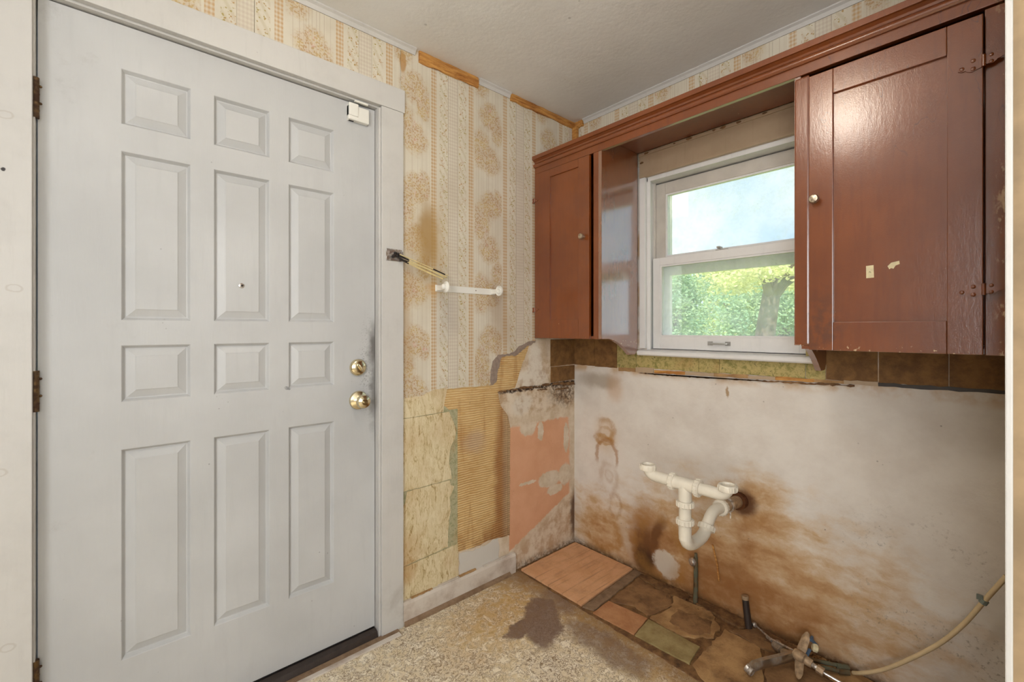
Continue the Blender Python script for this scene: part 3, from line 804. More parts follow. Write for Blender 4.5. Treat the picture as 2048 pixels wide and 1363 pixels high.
# ------------------------------------------------------------------ window wall layers
def sheetB(name, pts, x0, x1, mat): return MB().prism(pts, 'yz', x0, x1).build(name, M[mat], wall_back)
sheetB('wallpaper_strip', [(0, 2.0), (-0.7265, 2.0), (-0.7265, H), (0, H)], -0.002, -0.004, 'papery')
sheetB('wallpaper_strip', [(-0.7275, 2.0), (-1.0195, 2.0), (-1.0195, H), (-0.7275, H)], -0.002, -0.0037, 'papery')
sheetB('wallpaper_strip', [(-1.0205, 2.0), (-1.645, 2.0), (-1.645, H), (-1.0205, H)], -0.002, -0.004, 'papery')
for y0, y1, z0, z1, mt in ((-0.003, -0.145, 1.002, 1.16, 'browntile'), (-0.147, -0.289, 1.0, 1.16, 'browntile'), (-0.291, -0.404, 1.003, 1.15, 'mottled'),
                           (-0.406, -0.722, 1.011, 1.10, 'mottled'), (-0.724, -0.812, 1.012, 1.10, 'mottled'), (-0.814, -1.131, 1.014, 1.10, 'mottled'), (-1.133, -1.195, 1.017, 1.14, 'mottled'),
                           (-1.197, -1.343, 1.019, 1.15, 'browntile'), (-1.347, -1.515, 1.020, 1.15, 'browntile'), (-1.517, -1.643, 1.022, 1.15, 'browntile')):
    sheetB('wall_covering_tile', rag([(y0, z0), (y1, z0), (y1, z1), (y0, z1)], 0.0015, 0.02, int(-y0 * 1000), only=[0]), 0.0, -0.004, mt)
zb_ = lambda y: 0.986 + (-y - 0.30) * 0.022
for i, (y0, y1, h, mt) in enumerate(((-0.30, -0.40, 0.018, 'rot2'), (-0.402, -0.50, 0.024, 'wincream_shaded'), (-0.505, -0.66, 0.014, 'rawwood'), (-0.66, -0.79, 0.013, 'wincream_shaded'), (-0.79, -0.93, 0.014, 'rot2'), (-0.93, -1.03, 0.012, 'wincream_shaded'), (-1.03, -1.16, 0.013, 'rawwood'), (-1.16, -1.25, 0.012, 'rot2'), (-1.25, -1.345, 0.014, 'wincream_shaded'))):
    sheetB('bare_wood_strip', rag([(y0, zb_(y0)), (y1, zb_(y1)), (y1, zb_(y1) + h), (y0, zb_(y0) + h)], 0.002, 0.018, 60 + i), 0.0, -0.0055 - 0.0005 * (i % 3), mt)
sheetB('plaster_edge', rag([(-0.42, 0.985), (-0.70, 0.988), (-1.05, 0.998), (-1.28, 1.006), (-1.28, 1.000), (-0.9, 0.991), (-0.55, 0.982)], 0.003, 0.012, 33), 0.0, -0.009, 'debris')
sheetB('mould_strip', rag([(-1.345, 1.008), (-1.643, 1.013), (-1.643, 1.024), (-1.345, 1.020)], 0.002, 0.02, 34), 0.0, -0.005, 'dark')

# ------------------------------------------------------------------ trim round the ceiling
def crown(path_axis, a0, a1, name, label, raw=False, hgt=0.024, dep=0.018, seed=0):
    mb = MB()
    prof = [(0, 0), (0, -hgt), (0.004, -hgt), (dep * 0.55, -hgt * 0.45), (dep, -0.005), (dep, 0)]
    if raw: prof = [(0, 0), (0, -hgt * 1.15), (0.010, -hgt * 1.1), (0.013, -hgt * 0.5), (0.009, 0)]
    n = len(prof); k = 2 if not raw else 14
    rnd = random.Random(seed); vv = []
    for i in range(k):
        t = a0 + (a1 - a0) * i / (k - 1)
        for d, h in prof:
            if raw and 0 < i < k - 1: d += rnd.uniform(-.001, .003); h += rnd.uniform(-.003, .003) * (h != 0)
            p = (t, -0.0065 - d, H + h) if path_axis == 'x' else (-0.004 - d, t, H + h)
            vv.append(p)
    ff = [(i * n + j, i * n + (j + 1) % n, (i + 1) * n + (j + 1) % n, (i + 1) * n + j) for i in range(k - 1) for j in range(n)]
    ff += [tuple(range(n)), tuple((k - 1) * n + j for j in range(n))]
    mb.add(vv, ff)
    o = mb.build(name, M['rawwood' if raw else 'trim'])
    struct(o, label, 'trim'); return o
crown('x', -3.2, -1.012, 'trim_2', 'long white ceiling moulding above the door')
crown('x', -0.685, -0.492, 'trim_3', 'short white ceiling moulding left between two bare wood strips')
crown('x', -0.995, -0.689, 'trim_4', 'bare orange wood strip where ceiling moulding is missing, nearer the door', True, 0.040, 0.013, 4)
crown('x', -0.489, -0.012, 'trim_5', 'bare orange wood strip under the ceiling running into the corner', True, 0.030, 0.013, 5)
crown('y', -0.075, -1.64, 'trim_6', 'white ceiling moulding above the red brown cabinets')
crown('y', 0.0, -0.072, 'trim_7', 'short bare orange wood piece in the ceiling corner over the cabinet', True, 0.030, 0.016, 6)
cp = MB().box(-0.030, -0.010, -0.008, -0.040, 2.09, 2.325).build('trim_8', M['rawwood'], bevel=0.002)
struct(cp, 'small upright bare wood piece standing in the corner above the cabinet', 'trim')

# ------------------------------------------------------------------ door, casing, threshold
PX = [(-1.926, -1.765), (-1.706, -1.547), (-1.488, -1.332)]
PZ = [(0.262, 0.860), (0.994, 1.155), (1.226, 1.706), (1.782, 1.939)]
FY = 0.020; DZ0, DZ1 = 0.032, 2.062
def door_slab():
    mb = MB()
    xs = [DX0] + [q for p in PX for q in p] + [DX1]; zs = [DZ0] + [q for p in PZ for q in p] + [DZ1]
    for i in range(len(xs) - 1):
        for j in range(len(zs) - 1):
            if i % 2 == 1 and j % 2 == 1: continue
            mb.add([(xs[i], FY, zs[j]), (xs[i + 1], FY, zs[j]), (xs[i + 1], FY, zs[j + 1]), (xs[i], FY, zs[j + 1])], [(0, 1, 2, 3)])
    b = 0.062
    mb.add([(DX0, FY, DZ0), (DX1, FY, DZ0), (DX1, FY, DZ1), (DX0, FY, DZ1), (DX0, b, DZ0), (DX1, b, DZ0), (DX1, b, DZ1), (DX0, b, DZ1)],
           [(0, 4, 5, 1), (1, 5, 6, 2), (2, 6, 7, 3), (3, 7, 4, 0), (4, 7, 6, 5)])
    me = bpy.data.meshes.new('door_1'); base = Vector(((DX0 + DX1) / 2, FY, DZ0))
    o = bpy.data.objects.new('door_1', me); COL.objects.link(o); o.location = base; o['_abs'] = tuple(base)
    me.from_pydata([tuple(Vector(p) - base) for p in mb.v], [], mb.f)
    bm = bmesh.new(); bm.from_mesh(me); bmesh.ops.remove_doubles(bm, verts=bm.verts, dist=1e-5)
    bmesh.ops.recalc_face_normals(bm, faces=bm.faces); bm.to_mesh(me); bm.free()
    me.materials.append(M['door']); return o
door = door_slab()
struct(door, 'grey white moulded panel entry door with brass locks', 'door')
for (x0, x1) in PX:
    for (z0, z1) in PZ:
        rings = []
        for ins, dep in ((0.0, 0.0), (0.0015, 0.0010), (0.0080, 0.0120), (0.0105, 0.0122), (0.0300, 0.0040), (0.0330, 0.0020)):
            rings.append([(x0 + ins, FY + dep, z0 + ins), (x1 - ins, FY + dep, z0 + ins), (x1 - ins, FY + dep, z1 - ins), (x0 + ins, FY + dep, z1 - ins)])
        mb = MB(); vv = [p for r in rings for p in r]
        ff = [(i * 4 + j, i * 4 + (j + 1) % 4, i * 4 + 4 + (j + 1) % 4, i * 4 + 4 + j) for i in range(len(rings) - 1) for j in range(4)]
        k = (len(rings) - 1) * 4; ff.append((k, k + 1, k + 2, k + 3))
        mb.add(vv, ff); po = mb.build('panel', M['door'], door)
        me = po.data      # single-sided skin: make it face the room
        bm = bmesh.new(); bm.from_mesh(me); bm.faces.ensure_lookup_table()
        big_f = max(bm.faces, key=lambda f: f.calc_area())
        if big_f.normal.y > 0: bmesh.ops.reverse_faces(bm, faces=bm.faces)
        bm.to_mesh(me); bm.free()
# deadbolt, knob, peephole
db = MB().lathe([(0.0325, 0), (0.0325, 0.004), (0.030, 0.010), (0.024, 0.014), (0.010, 0.016), (0.0, 0.0165)], (-1.242, FY, 1.054), (0, -1, 0)).build('deadbolt', M['brass'], door, smooth=True)
tt = MB().ball((0, 0, 0), 0.0055, 0.012, 0.019)
tt.v = [((Matrix.Rotation(math.radians(-32), 3, 'Y') @ Vector(p)) + Vector((-1.240, FY - 0.020, 1.054)))[:] for p in tt.v]
tt.build('thumb_turn', M['brass'], db, smooth=True)
kn = MB().lathe([(0.036, 0), (0.036, 0.003), (0.0335, 0.009), (0.022, 0.014), (0.013, 0.020), (0.012, 0.030)], (-1.240, FY, 0.928), (0, -1, 0)).build('door_knob', M['brass'], door, smooth=True)
MB().lathe([(0.010, 0.026), (0.018, 0.030), (0.0255, 0.040), (0.0265, 0.049), (0.023, 0.058), (0.012, 0.062), (0.011, 0.064), (0.0, 0.0645)], (-1.240, FY, 0.928), (0, -1, 0)).build('knob_grip', M['brass'], kn, smooth=True)
MB().box(-1.248, -1.232, FY - 0.064, FY - 0.072, 0.9255, 0.9315).build('lock_button', M['brass'], kn, bevel=0.0015)
ph = MB().lathe([(0.008, 0), (0.008, 0.002), (0.0055, 0.0035), (0.0, 0.0036)], (-1.630, FY + 0.002, 1.343), (0, -1, 0), 18).build('peephole', M['steel'], door, smooth=True)
MB().lathe([(0.0035, 0.0035), (0.0025, 0.0042), (0, 0.0044)], (-1.629, FY + 0.002, 1.343), (0, -1, 0), 12).build('peephole_lens', M['black'], ph, smooth=True)
for z0, z1 in ((1.742, 1.846), (0.989, 1.094), (0.252, 0.352)):
    hx = DX0 - 0.004
    hg = MB().tube([(hx, 0.008, z0), (hx, 0.008, z1)], 0.0085, 12).build('hinge', M['hinge'], door, smooth=True)
    for q in (0.2, 0.4, 0.6, 0.8):
        zz = z0 + (z1 - z0) * q
        MB().tube([(hx, 0.008, zz - 0.001), (hx, 0.008, zz + 0.001)], 0.0090, 12).build('hinge_knuckle', M['hinge'], hg, smooth=True)
    for q in (0.38, 0.8): MB().ball((hx + 0.010, 0.008, z0 + (z1 - z0) * q), 0.0035, n=8, k=6).build('hinge_screw', M['hinge'], hg, smooth=True)
    MB().box(hx - 0.012, hx + 0.001, 0.003, 0.0, z0, z1).build('hinge_leaf', M['hinge'], hg)
MB().box(DX0 + 0.003, DX1 - 0.003, FY + 0.002, FY + 0.03, 0.022, DZ0 - 0.0005).build('door_sweep', M['black'], door)

# casing boards are each their own piece of trim
tr_r = MB().box(-1.1625, -1.0700, 0.0, -0.020, 0.0, 2.0715).build('trim_9', M['trim'], bevel=0.002)
struct(tr_r, 'white upright door casing on the knob side of the door', 'trim')
tr_h = MB().box(-2.26, -1.0640, 0.0, -0.021, 2.0725, 2.1630).build('trim_10', M['trim'], bevel=0.002)
struct(tr_h, 'white horizontal casing board over the door', 'trim')
tr_l = MB().box(-2.26, -2.0945, 0.0, -0.020, 0.0, 2.0715).build('trim_11', M['trim'], bevel=0.002)
struct(tr_l, 'white knotty upright board on the hinge side of the door', 'trim')
jm = MB()
jm.box(DX0 - 0.019, DX0 - 0.003, 0.0, 0.149, 0.0, 2.068); jm.box(DX1 + 0.003, DX1 + 0.019, -0.001, 0.149, 0.0, 2.068); jm.box(DX0 - 0.019, DX1 + 0.019, 0.0, 0.149, 2.066, 2.089)
jo = jm.build('trim_12', M['trim']); struct(jo, 'white door jamb lining the doorway', 'trim')
MB().box(DX1 - 0.010, DX1 + 0.003, FY + 0.044, FY + 0.06, 0.03, 2.06).build('door_stop', M['trim'], jo)
MB().box(DX0, DX1, FY + 0.044, FY + 0.06, 2.050, 2.066).build('door_stop', M['trim'], jo)
MB().box(DX1 + 0.0032, DX1 + 0.0115, -0.002, -0.012, 0.0, 2.066).build('weather_strip', M['trim'], jo, bevel=0.002)
th = MB().prism([(0.12, 0.0), (0.12, 0.021), (0.030, 0.021), (0.018, 0.026), (-0.004, 0.021), (-0.012, 0.0)], 'yz', DX0 - 0.001, DX1 + 0.001).build('trim_13', M['dark'], bevel=0.001)
struct(th, 'dark bronze threshold under the entry door', 'threshold')
ts = MB().box(DX0 - 0.1, -1.095, -0.0135, -0.040, 0.0, 0.005).build('trim_14', M['greyboard'], bevel=0.001)
struct(ts, 'dirty grey wood strip in front of the door threshold', 'trim')
ts2 = MB().box(DX0 - 0.1, -1.100, -0.0405, -0.060, 0.0, 0.006).build('trim_15', M['base'], bevel=0.0015)
struct(ts2, 'pale beige floor edging strip before the door', 'trim')

# baseboard
bb = MB().prism([(0.0, 0.0), (-0.018, 0.0), (-0.018, 0.082), (-0.014, 0.094), (0.0, 0.096)], 'yz', -1.069, -0.459).build('baseboard_left', M['base'], bevel=0.0015)
struct(bb, 'scuffed white baseboard ending short of the pink floor board', 'baseboard')
MB().prism(rag([(-0.0185, 0.0), (-0.030, 0.0), (-0.029, 0.010), (-0.0185, 0.018)], 0.0005, 0.01, 2), 'yz', -1.066, -0.50).build('shoe_strip', M['greyboard'], bb)
for i, (x0, x1) in enumerate(((-1.03, -0.93), (-0.90, -0.80), (-0.79, -0.70), (-0.66, -0.52))):
    MB().prism(rag([(x0, -0.002), (x1, -0.002), (x1, -0.013), (x0, -0.016)], 0.003, 0.008, 40 + i), 'xy', 0.0955, 0.099 + 0.001 * (i % 3)).build('paint_flake', M['base' if i % 2 else 'rot2'], bb)

# door sensor + magnet
dsn = empty('door_sensor', (-1.243, FY, 1.985)); tag(dsn, 'white plastic alarm sensor box on the upper corner of the door', 'sensor')
MB().box(-1.285, -1.206, FY, FY - 0.022, 1.990, 2.046).build('housing', M['white'], dsn, bevel=0.004)
MB().box(-1.285, -1.249, FY - 0.001, FY - 0.026, 2.004, 2.052).build('cover', M['white'], dsn, bevel=0.003)
MB().box(-1.280, -1.262, FY - 0.003, FY - 0.012, 1.9893, 1.9903).build('battery_slot', M['black'], dsn)
mg = MB().box(-1.264, -1.212, 0.002, -0.008, 2.0582, 2.0655).build('sensor_magnet', M['white'], bevel=0.002)
tag(mg, 'small white magnet strip under the door head above the sensor', 'magnet')

# ------------------------------------------------------------------ window
wnd = MB()
for y0, y1 in ((WY0, WY0 - 0.004), (WY1, WY1 + 0.004)): wnd.box(0.0, 0.15, y0, y1, 1.10, 1.935)
wnd.box(0.0, 0.15, WY0, WY1, 1.918, 1.939)
win = wnd.build('window_1', M['winpaint'], base=(0.05, -0.81, 1.09))
struct(win, 'white double hung window between the red brown cabinets', 'window')
for sgn, ye in ((-1, -0.466), (1, -1.154)):
    for k, (xa, xb) in enumerate(((0.0, 0.006), (0.011, 0.016), (0.020, 0.024))):
        MB().box(xa, xb, ye, ye + sgn * (0.014 - 0.003 * k), 1.102, 1.918).build('sash_track', M['winpaint'], win, bevel=0.001)
    MB().box(0.055, 0.060, ye, ye + sgn * 0.010, 1.102, 1.918).build('sash_track', M['sashgrey'], win)
MB().box(-0.020, -0.001, -0.4325, -0.4625, 1.108, 1.9365).build('side_casing', M['winpaint'], win, bevel=0.002)
MB().box(-0.020, -0.001, -1.1575, -1.1835, 1.108, 1.9365).build('side_casing', M['winpaint'], win, bevel=0.002)
hc = MB().box(-0.021, -0.001, -0.4325, -1.1835, 1.9375, 2.054).build('head_casing', M['wincream_shaded'], win, bevel=0.002)
MB().box(-0.028, -0.0212, -0.4325, -1.1835, 2.040, 2.055).build('edge_strip', M['wincream_shaded'], hc, bevel=0.002)
rnd = random.Random(8)
for yy, zz, r in ((-0.475, 2.047, 0.013), (-0.62, 2.048, 0.006), (-0.69, 2.048, 0.014), (-0.80, 2.049, 0.008), (-0.84, 2.048, 0.013), (-0.90, 2.048, 0.010), (-1.0, 2.049, 0.009), (-0.447, 2.01, 0.010)):
    pts = [(yy + r * (1 + rnd.uniform(-.3, .3)) * math.cos(a), zz + min(r * 0.5, 0.006) * (1 + rnd.uniform(-.3, .3)) * math.sin(a)) for a in [2 * math.pi * i / 10 for i in range(10)]]
    x = -0.0282 if zz > 2.04 else -0.0212
    MB().prism(pts, 'yz', x + 0.001, x - 0.0004).build('paint_chip', M['debris'], hc)
stool = MB().prism([(0.05, 1.106), (-0.030, 1.098), (-0.036, 1.092), (-0.036, 1.080), (-0.030, 1.074), (0.05, 1.078)], 'xz', -0.428, -1.182).build('sill', M['winpaint'], win, bevel=0.0015)
def sash(nm, x0, x1, y0, y1, z0, z1, st, bot, top, mt):
    mb = MB()
    mb.box(x0, x1, y0, y0 - st, z0, z1); mb.box(x0, x1, y1 + st, y1, z0, z1)
    mb.box(x0, x1, y0 - st, y1 + st, z0, z0 + bot); mb.box(x0, x1, y0 - st, y1 + st, z1 - top, z1)
    s = mb.build(nm, M[mt], win, bevel=0.0015)
    b = MB(); bd = 0.008; xi = x0 + 0.004
    ya, yb, za, zb = y0 - st, y1 + st, z0 + bot, z1 - top
    b.box(xi, x1 - 0.006, ya, ya - bd, za, zb); b.box(xi, x1 - 0.006, yb + bd, yb, za, zb); b.box(xi, x1 - 0.006, ya - bd, yb + bd, za, za + bd); b.box(xi, x1 - 0.006, ya - bd, yb + bd, zb - bd, zb)
    b.build('glazing_bead', M['winpaint'], s)
    MB().box((x0 + x1) / 2 - 0.0015, (x0 + x1) / 2 + 0.0015, ya - bd, yb + bd, za + bd, zb - bd).build('pane', M['glass'], s)
    return s
lo = sash('sash', 0.025, 0.055, -0.480, -1.140, 1.107, 1.544, 0.036, 0.058, 0.036, 'winpaint')
up = sash('sash', 0.062, 0.092, -0.466, -1.154, 1.515, 1.912, 0.058, 0.036, 0.055, 'sashgrey')
hd = MB()
hd.tube([(0.024, -0.762, 1.137), (0.012, -0.762, 1.137), (0.010, -0.768, 1.137), (0.010, -0.830, 1.137), (0.012, -0.836, 1.137), (0.024, -0.836, 1.137)], 0.0042, 8)
hd.box(0.0252, 0.022, -0.750, -0.772, 1.129, 1.147); hd.box(0.0252, 0.022, -0.826, -0.848, 1.129, 1.147)
hd.build('lift_handle', M['silver'], lo, smooth=True)
lk = MB().box(0.034, 0.052, -0.780, -0.830, 1.544, 1.549); lk.tube([(0.043, -0.800, 1.549), (0.043, -0.800, 1.560)], 0.006, 10); lk.box(0.030, 0.046, -0.786, -0.799, 1.555, 1.563)
lk.build('sash_lock', M['silver'], lo)
stw = MB()   # storm frame outside
stw.box(0.112, 0.135, -0.466, -0.520, 1.09, 1.935); stw.box(0.112, 0.135, -1.100, -1.154, 1.09, 1.935); stw.box(0.112, 0.135, -0.52, -1.10, 1.466, 1.510); stw.box(0.112, 0.135, -0.52, -1.10, 1.088, 1.140); stw.box(0.112, 0.135, -0.52, -1.10, 1.870, 1.935)
stw.build('storm_frame', M['winpaint'], win)

# ------------------------------------------------------------------ cabinets
FX = -0.318
def bfly(z, y, s, tilt, mb_scale=1.0):
    """butterfly hinge silhouette half (wing towards +s along y)"""
    pr = [(0.0, -0.014), (0.010, -0.015), (0.018, -0.017), (0.026, -0.013), (0.030, -0.008), (0.036, -0.008), (0.043, -0.003), (0.043, 0.004), (0.036, 0.008), (0.030, 0.009), (0.026, 0.014), (0.018, 0.017), (0.010, 0.015), (0.0, 0.014)]
    return [(y + s * a * mb_scale, z + (b + a * tilt) * mb_scale) for a, b in pr]
def hinge(par, y, z, sc=1.0):
    h = MB().prism(bfly(z, y - 0.002, -1, 0.05, 0.72 * sc), 'yz', FX - 0.0135, FX - 0.0165)
    h.prism(bfly(z, y + 0.002, 1, -0.15, sc), 'yz', FX - 0.0135, FX - 0.0165)
    h.tube([(FX - 0.0165, y, z - 0.014 * sc), (FX - 0.0165, y, z + 0.014 * sc)], 0.0042 * sc, 10)
    for a, b in ((0.018, 0.010), (0.018, -0.010), (0.038, 0.0)):
        h.ball((FX - 0.0165, y + a * sc, z + (b - a * 0.15) * sc), 0.0022, 0.0052 * sc, 0.0052 * sc, 10, 6)
        if a < 0.03: h.ball((FX - 0.0165, y - a * 0.72 * sc, z + (b + a * 0.05) * 0.8 * sc), 0.0022, 0.0045 * sc, 0.0045 * sc, 10, 6)
    return h.build('hinge', M['cab'], par, smooth=True)
def cab_door(par, y0, y1, z0, z1, py0, py1, pz0, pz1, tilt=0.0):
    """frame-and-panel door: y0 > y1"""
    xf, xb = FX - 0.0135, FX + 0.002
    fr = MB()
    fr.box(xf, xb, y0, py0, z0, z1); fr.box(xf, xb, py1, y1, z0, z1); fr.box(xf, xb, py0, py1, z0, pz0); fr.box(xf, xb, py0, py1, pz1, z1)
    d = MB().box(FX - 0.0055, FX + 0.001, py0 + 0.006, py1 - 0.006, pz0 - 0.006, pz1 + 0.006).build('door', M['cab'], par)
    for nm, (a, b, c, e) in (('stile', (y0, py0, z0, z1)), ('stile', (py1, y1, z0, z1)), ('rail', (py0 - 0.0003, py1 + 0.0003, z0, pz0)), ('rail', (py0 - 0.0003, py1 + 0.0003, pz1, z1))):
        MB().box(xf, xb, a, b, c, e).build(nm, M['cab'], d, bevel=0.0018)
    return d
def knob(par, y, z):
    MB().lathe([(0.006, 0), (0.005, 0.008), (0.007, 0.012), (0.0135, 0.018), (0.0140, 0.023), (0.011, 0.028), (0.0, 0.030)], (FX - 0.0135, y, z), (-1, 0, 0), 20).build('knob', M['nickel'], par, smooth=True)

# bracketed side panel profile (x,z)
def bracket(zf, tip):
    p = [(FX + 0.019, 2.056), (FX + 0.019, 1.9975), (FX, 1.9975), (FX, zf), (FX + 0.025, zf - 0.001)]
    for i in range(1, 9):
        t = i / 8; x = FX + 0.025 + t * 0.195; z = zf - (zf - tip) * (1 - math.cos(t * math.pi / 2)) ** 1.15
        p.append((x, z))
    p += [(-0.055, tip), (-0.036, tip + 0.02), (-0.036, 2.056)]
    return p
cabL = empty('wall_cabinet', (-0.16, -0.21, 1.155)); tag(cabL, 'narrow red brown wall cabinet in the corner beside the window', 'cabinet')
MB().box(FX + 0.004, -0.005, -0.008, -0.412, 1.157, 1.169).build('bottom_board', M['cab'], cabL)
MB().box(FX + 0.004, -0.005, -0.008, -0.412, 2.03, 2.045).build('top_board', M['cab'], cabL)
MB().box(-0.013, -0.005, -0.008, -0.412, 1.17, 2.03).build('back_board', M['cab'], cabL)
MB().box(FX, -0.013, -0.0075, -0.020, 1.153, 2.045).build('side_board', M['cab'], cabL, bevel=0.001)
MB().prism(bracket(1.157, 1.078), 'xz', -0.4135, -0.4315).build('bracket_side', M['cabgloss'], cabL, bevel=0.001)
MB().box(FX, FX + 0.018, -0.386, -0.413, 1.155, 1.998).build('face_stile', M['cab'], cabL, bevel=0.0012)
dL = cab_door(cabL, -0.020, -0.372, 1.156, 1.992, -0.125, -0.308, 1.247, 1.955)
knob(dL, -0.342, 1.624); hinge(dL, -0.022, 1.86, 0.8); hinge(dL, -0.022, 1.30, 0.8)

cabR = empty('wall_cabinet', (-0.16, -1.41, 1.137)); tag(cabR, 'wide red brown wall cabinet with paper scraps right of the window', 'cabinet')
MB().box(FX + 0.004, -0.005, -1.206, -1.643, 1.139, 1.151).build('bottom_board', M['cab'], cabR)
MB().box(FX + 0.004, -0.005, -1.206, -1.643, 2.03, 2.045).build('top_board', M['cab'], cabR)
MB().box(-0.013, -0.005, -1.206, -1.643, 1.153, 2.03).build('back_board', M['cab'], cabR)
MB().prism(bracket(1.150, 1.056), 'xz', -1.187, -1.205).build('bracket_side', M['cabgloss'], cabR, bevel=0.001)
MB().box(FX - 0.001, FX + 0.018, -1.186, -1.2285, 1.150, 1.993).build('face_stile', M['cab'], cabR, bevel=0.006)
MB().box(FX, FX + 0.018, -1.6025, -1.643, 1.136, 1.993).build('face_stile', M['cab'], cabR, bevel=0.002)
MB().box(FX, -0.014, -1.636, -1.6435, 1.15, 2.03).build('side_board', M['cab'], cabR)
dR = cab_door(cabR, -1.2305, -1.6005, 1.137, 1.979, -1.292, -1.5365, 1.222, 1.905)
knob(dR, -1.249, 1.595); hinge(dR, -1.6015, 1.861); hinge(dR, -1.6015, 1.299)
# apron, soffit board and cornice over everything
cor = empty('cornice', (FX, -0.82, 1.99)); tag(cor, 'long red brown cornice joining both cabinets above the window', 'cornice')
MB().box(FX - 0.0012, FX + 0.018, -0.0075, -1.643, 1.9985, 2.052).build('apron', M['cab'], cor, bevel=0.002)
MB().box(FX + 0.018, -0.030, -0.4325, -1.186, 2.056, 2.066).build('soffit', M['cab'], cor)
MB().prism([(FX, 2.030), (FX - 0.007, 2.030), (FX - 0.011, 2.034), (FX - 0.013, 2.040), (FX - 0.011, 2.046), (FX - 0.007, 2.050), (FX, 2.050)], 'xz', -0.0075, -1.643).build('bead_moulding', M['cab'], cor, smooth=True)
MB().prism([(FX + 0.01, 2.053), (FX - 0.003, 2.053), (FX - 0.006, 2.060), (FX - 0.016, 2.066), (FX - 0.022, 2.067), (FX - 0.022, 2.086), (-0.01, 2.086), (-0.01, 2.075), (FX + 0.01, 2.07)], 'xz', -0.0075, -1.643).build('crown_moulding', M['cab'], cor, bevel=0.0012)

# paper scraps on the right cabinet door
sc1 = MB().prism([(-1.3695, 1.3815), (-1.3865, 1.3825), (-1.3875, 1.347), (-1.370, 1.3465)], 'yz', FX - 0.0056, FX - 0.0062).build('paper_scrap', M['scrap'])
tag(sc1, 'small upright yellowed paper label on the right cabinet door', 'paper scrap', 'paper scraps on the cabinet door')
MB().prism([(-1.3765, 1.366), (-1.379, 1.3655), (-1.382, 1.361), (-1.380, 1.3605), (-1.378, 1.363), (-1.3755, 1.361)], 'yz', FX - 0.0062, FX - 0.0064).build('printed_mark', M['green'], sc1)
sc2 = MB().prism([(-1.417, 1.376), (-1.425, 1.385), (-1.442, 1.3885), (-1.443, 1.3795), (-1.434, 1.376), (-1.430, 1.368), (-1.424, 1.370), (-1.421, 1.367)], 'yz', FX - 0.0056, FX - 0.0062).build('paper_scrap', M['scrap'])
tag(sc2, 'torn slanting scrap of yellowed paper on the right cabinet door', 'paper scrap', 'paper scraps on the cabinet door')

# ------------------------------------------------------------------ towel holder, plate with cane
th_ = empty('paper_towel_holder', (-0.75, -0.007, 1.36)); tag(th_, 'white plastic paper towel holder screwed to the wallpaper', 'towel holder')
MB().box(-0.915, -0.585, -0.0068, -0.0105, 1.3625, 1.391).build('back_bar', M['white'], th_, bevel=0.0015)
for x, s in ((-0.907, 1), (-0.608, -1)):
    ar = MB().box(x - 0.002, x + 0.002, -0.0105, -0.072, 1.366, 1.388).build('arm', M['white'], th_, bevel=0.0012)
    if s > 0:
        MB().lathe([(0.010, -0.004), (0.013, 0.0), (0.023, 0.004), (0.024, 0.007), (0.022, 0.009), (0.0, 0.010)], (x, -0.070, 1.378), (1, 0, 0)).build('end_disc', M['white'], ar, smooth=True)
        MB().ball((x - 0.006, -0.070, 1.378), 0.010, 0.0125, 0.0125).build('end_cap', M['white'], ar, smooth=True)
    else:
        MB().lathe([(0.013, 0.003), (0.022, 0.003), (0.0235, 0.0), (0.0235, -0.006), (0.0215, -0.0065), (0.019, -0.001), (0.013, -0.001), (0.0115, -0.008), (0.0085, -0.008), (0.007, -0.001), (0.0, -0.001)], (x, -0.070, 1.378), (1, 0, 0)).build('end_disc', M['white'], ar, smooth=True)
MB().ball((-0.700, -0.0106, 1.378), 0.003, 0.0012, 0.003, 10, 6).build('screw', M['steel'], th_, smooth=True)

pt = empty('switch_plate', (-1.112, -0.02, 1.47)); tag(pt, 'small bent steel plate on the door casing holding burnt cane strands', 'metal plate')
MB().box(-1.146, -1.079, -0.0205, -0.0235, 1.471, 1.518).build('plate', M['steel'], pt, bevel=0.0035)
MB().box(-1.079, -1.073, -0.0205, -0.0222, 1.475, 1.512).build('plate_edge', M['steel'], pt, bevel=0.001)
rnd = random.Random(4)
kc = MB()
for i in range(6):
    kc.ball((-1.113 + rnd.uniform(-.010, .014), -0.031 - rnd.uniform(0, .006), 1.494 + rnd.uniform(-.009, .009)), rnd.uniform(.004, .008), rnd.uniform(.004, .008), rnd.uniform(.004, .007), 8, 6)
kc.build('charred_knot', M['char'], pt, smooth=True)
ends = [(-0.873, -0.045, 1.430), (-0.882, -0.046, 1.424), (-0.890, -0.047, 1.419), (-0.898, -0.044, 1.415), (-0.885, -0.050, 1.4215), (-0.902, -0.048, 1.4125)]
for i, e in enumerate(ends):
    s0 = Vector((-1.105 + 0.004 * (i % 3), -0.034, 1.499 - 0.004 * i)); e = Vector(e)
    pts = [s0 + (e - s0) * t + Vector((0, -0.006 * math.sin(math.pi * t), -0.004 * math.sin(math.pi * t) * (i % 2))) for t in [k / 10 for k in range(11)]]
    st_ = MB().tube(pts, 0.0017, 6).build('cane_strand', M['reed'], pt, smooth=True)
    MB().tube(pts[:3], 0.0022, 6).build('burnt_end', M['char'], st_, smooth=True)
blk = MB().tube([(-0.952, -0.052, 1.4505), (-0.893, -0.050, 1.4325)], 0.0026, 6).build('cane_strand', M['char'], pt, smooth=True)
MB().tube([(-0.952, -0.052, 1.4505), (-1.03, -0.050, 1.475), (-1.098, -0.036, 1.498)], 0.0019, 6).build('pale_length', M['reed'], blk, smooth=True)

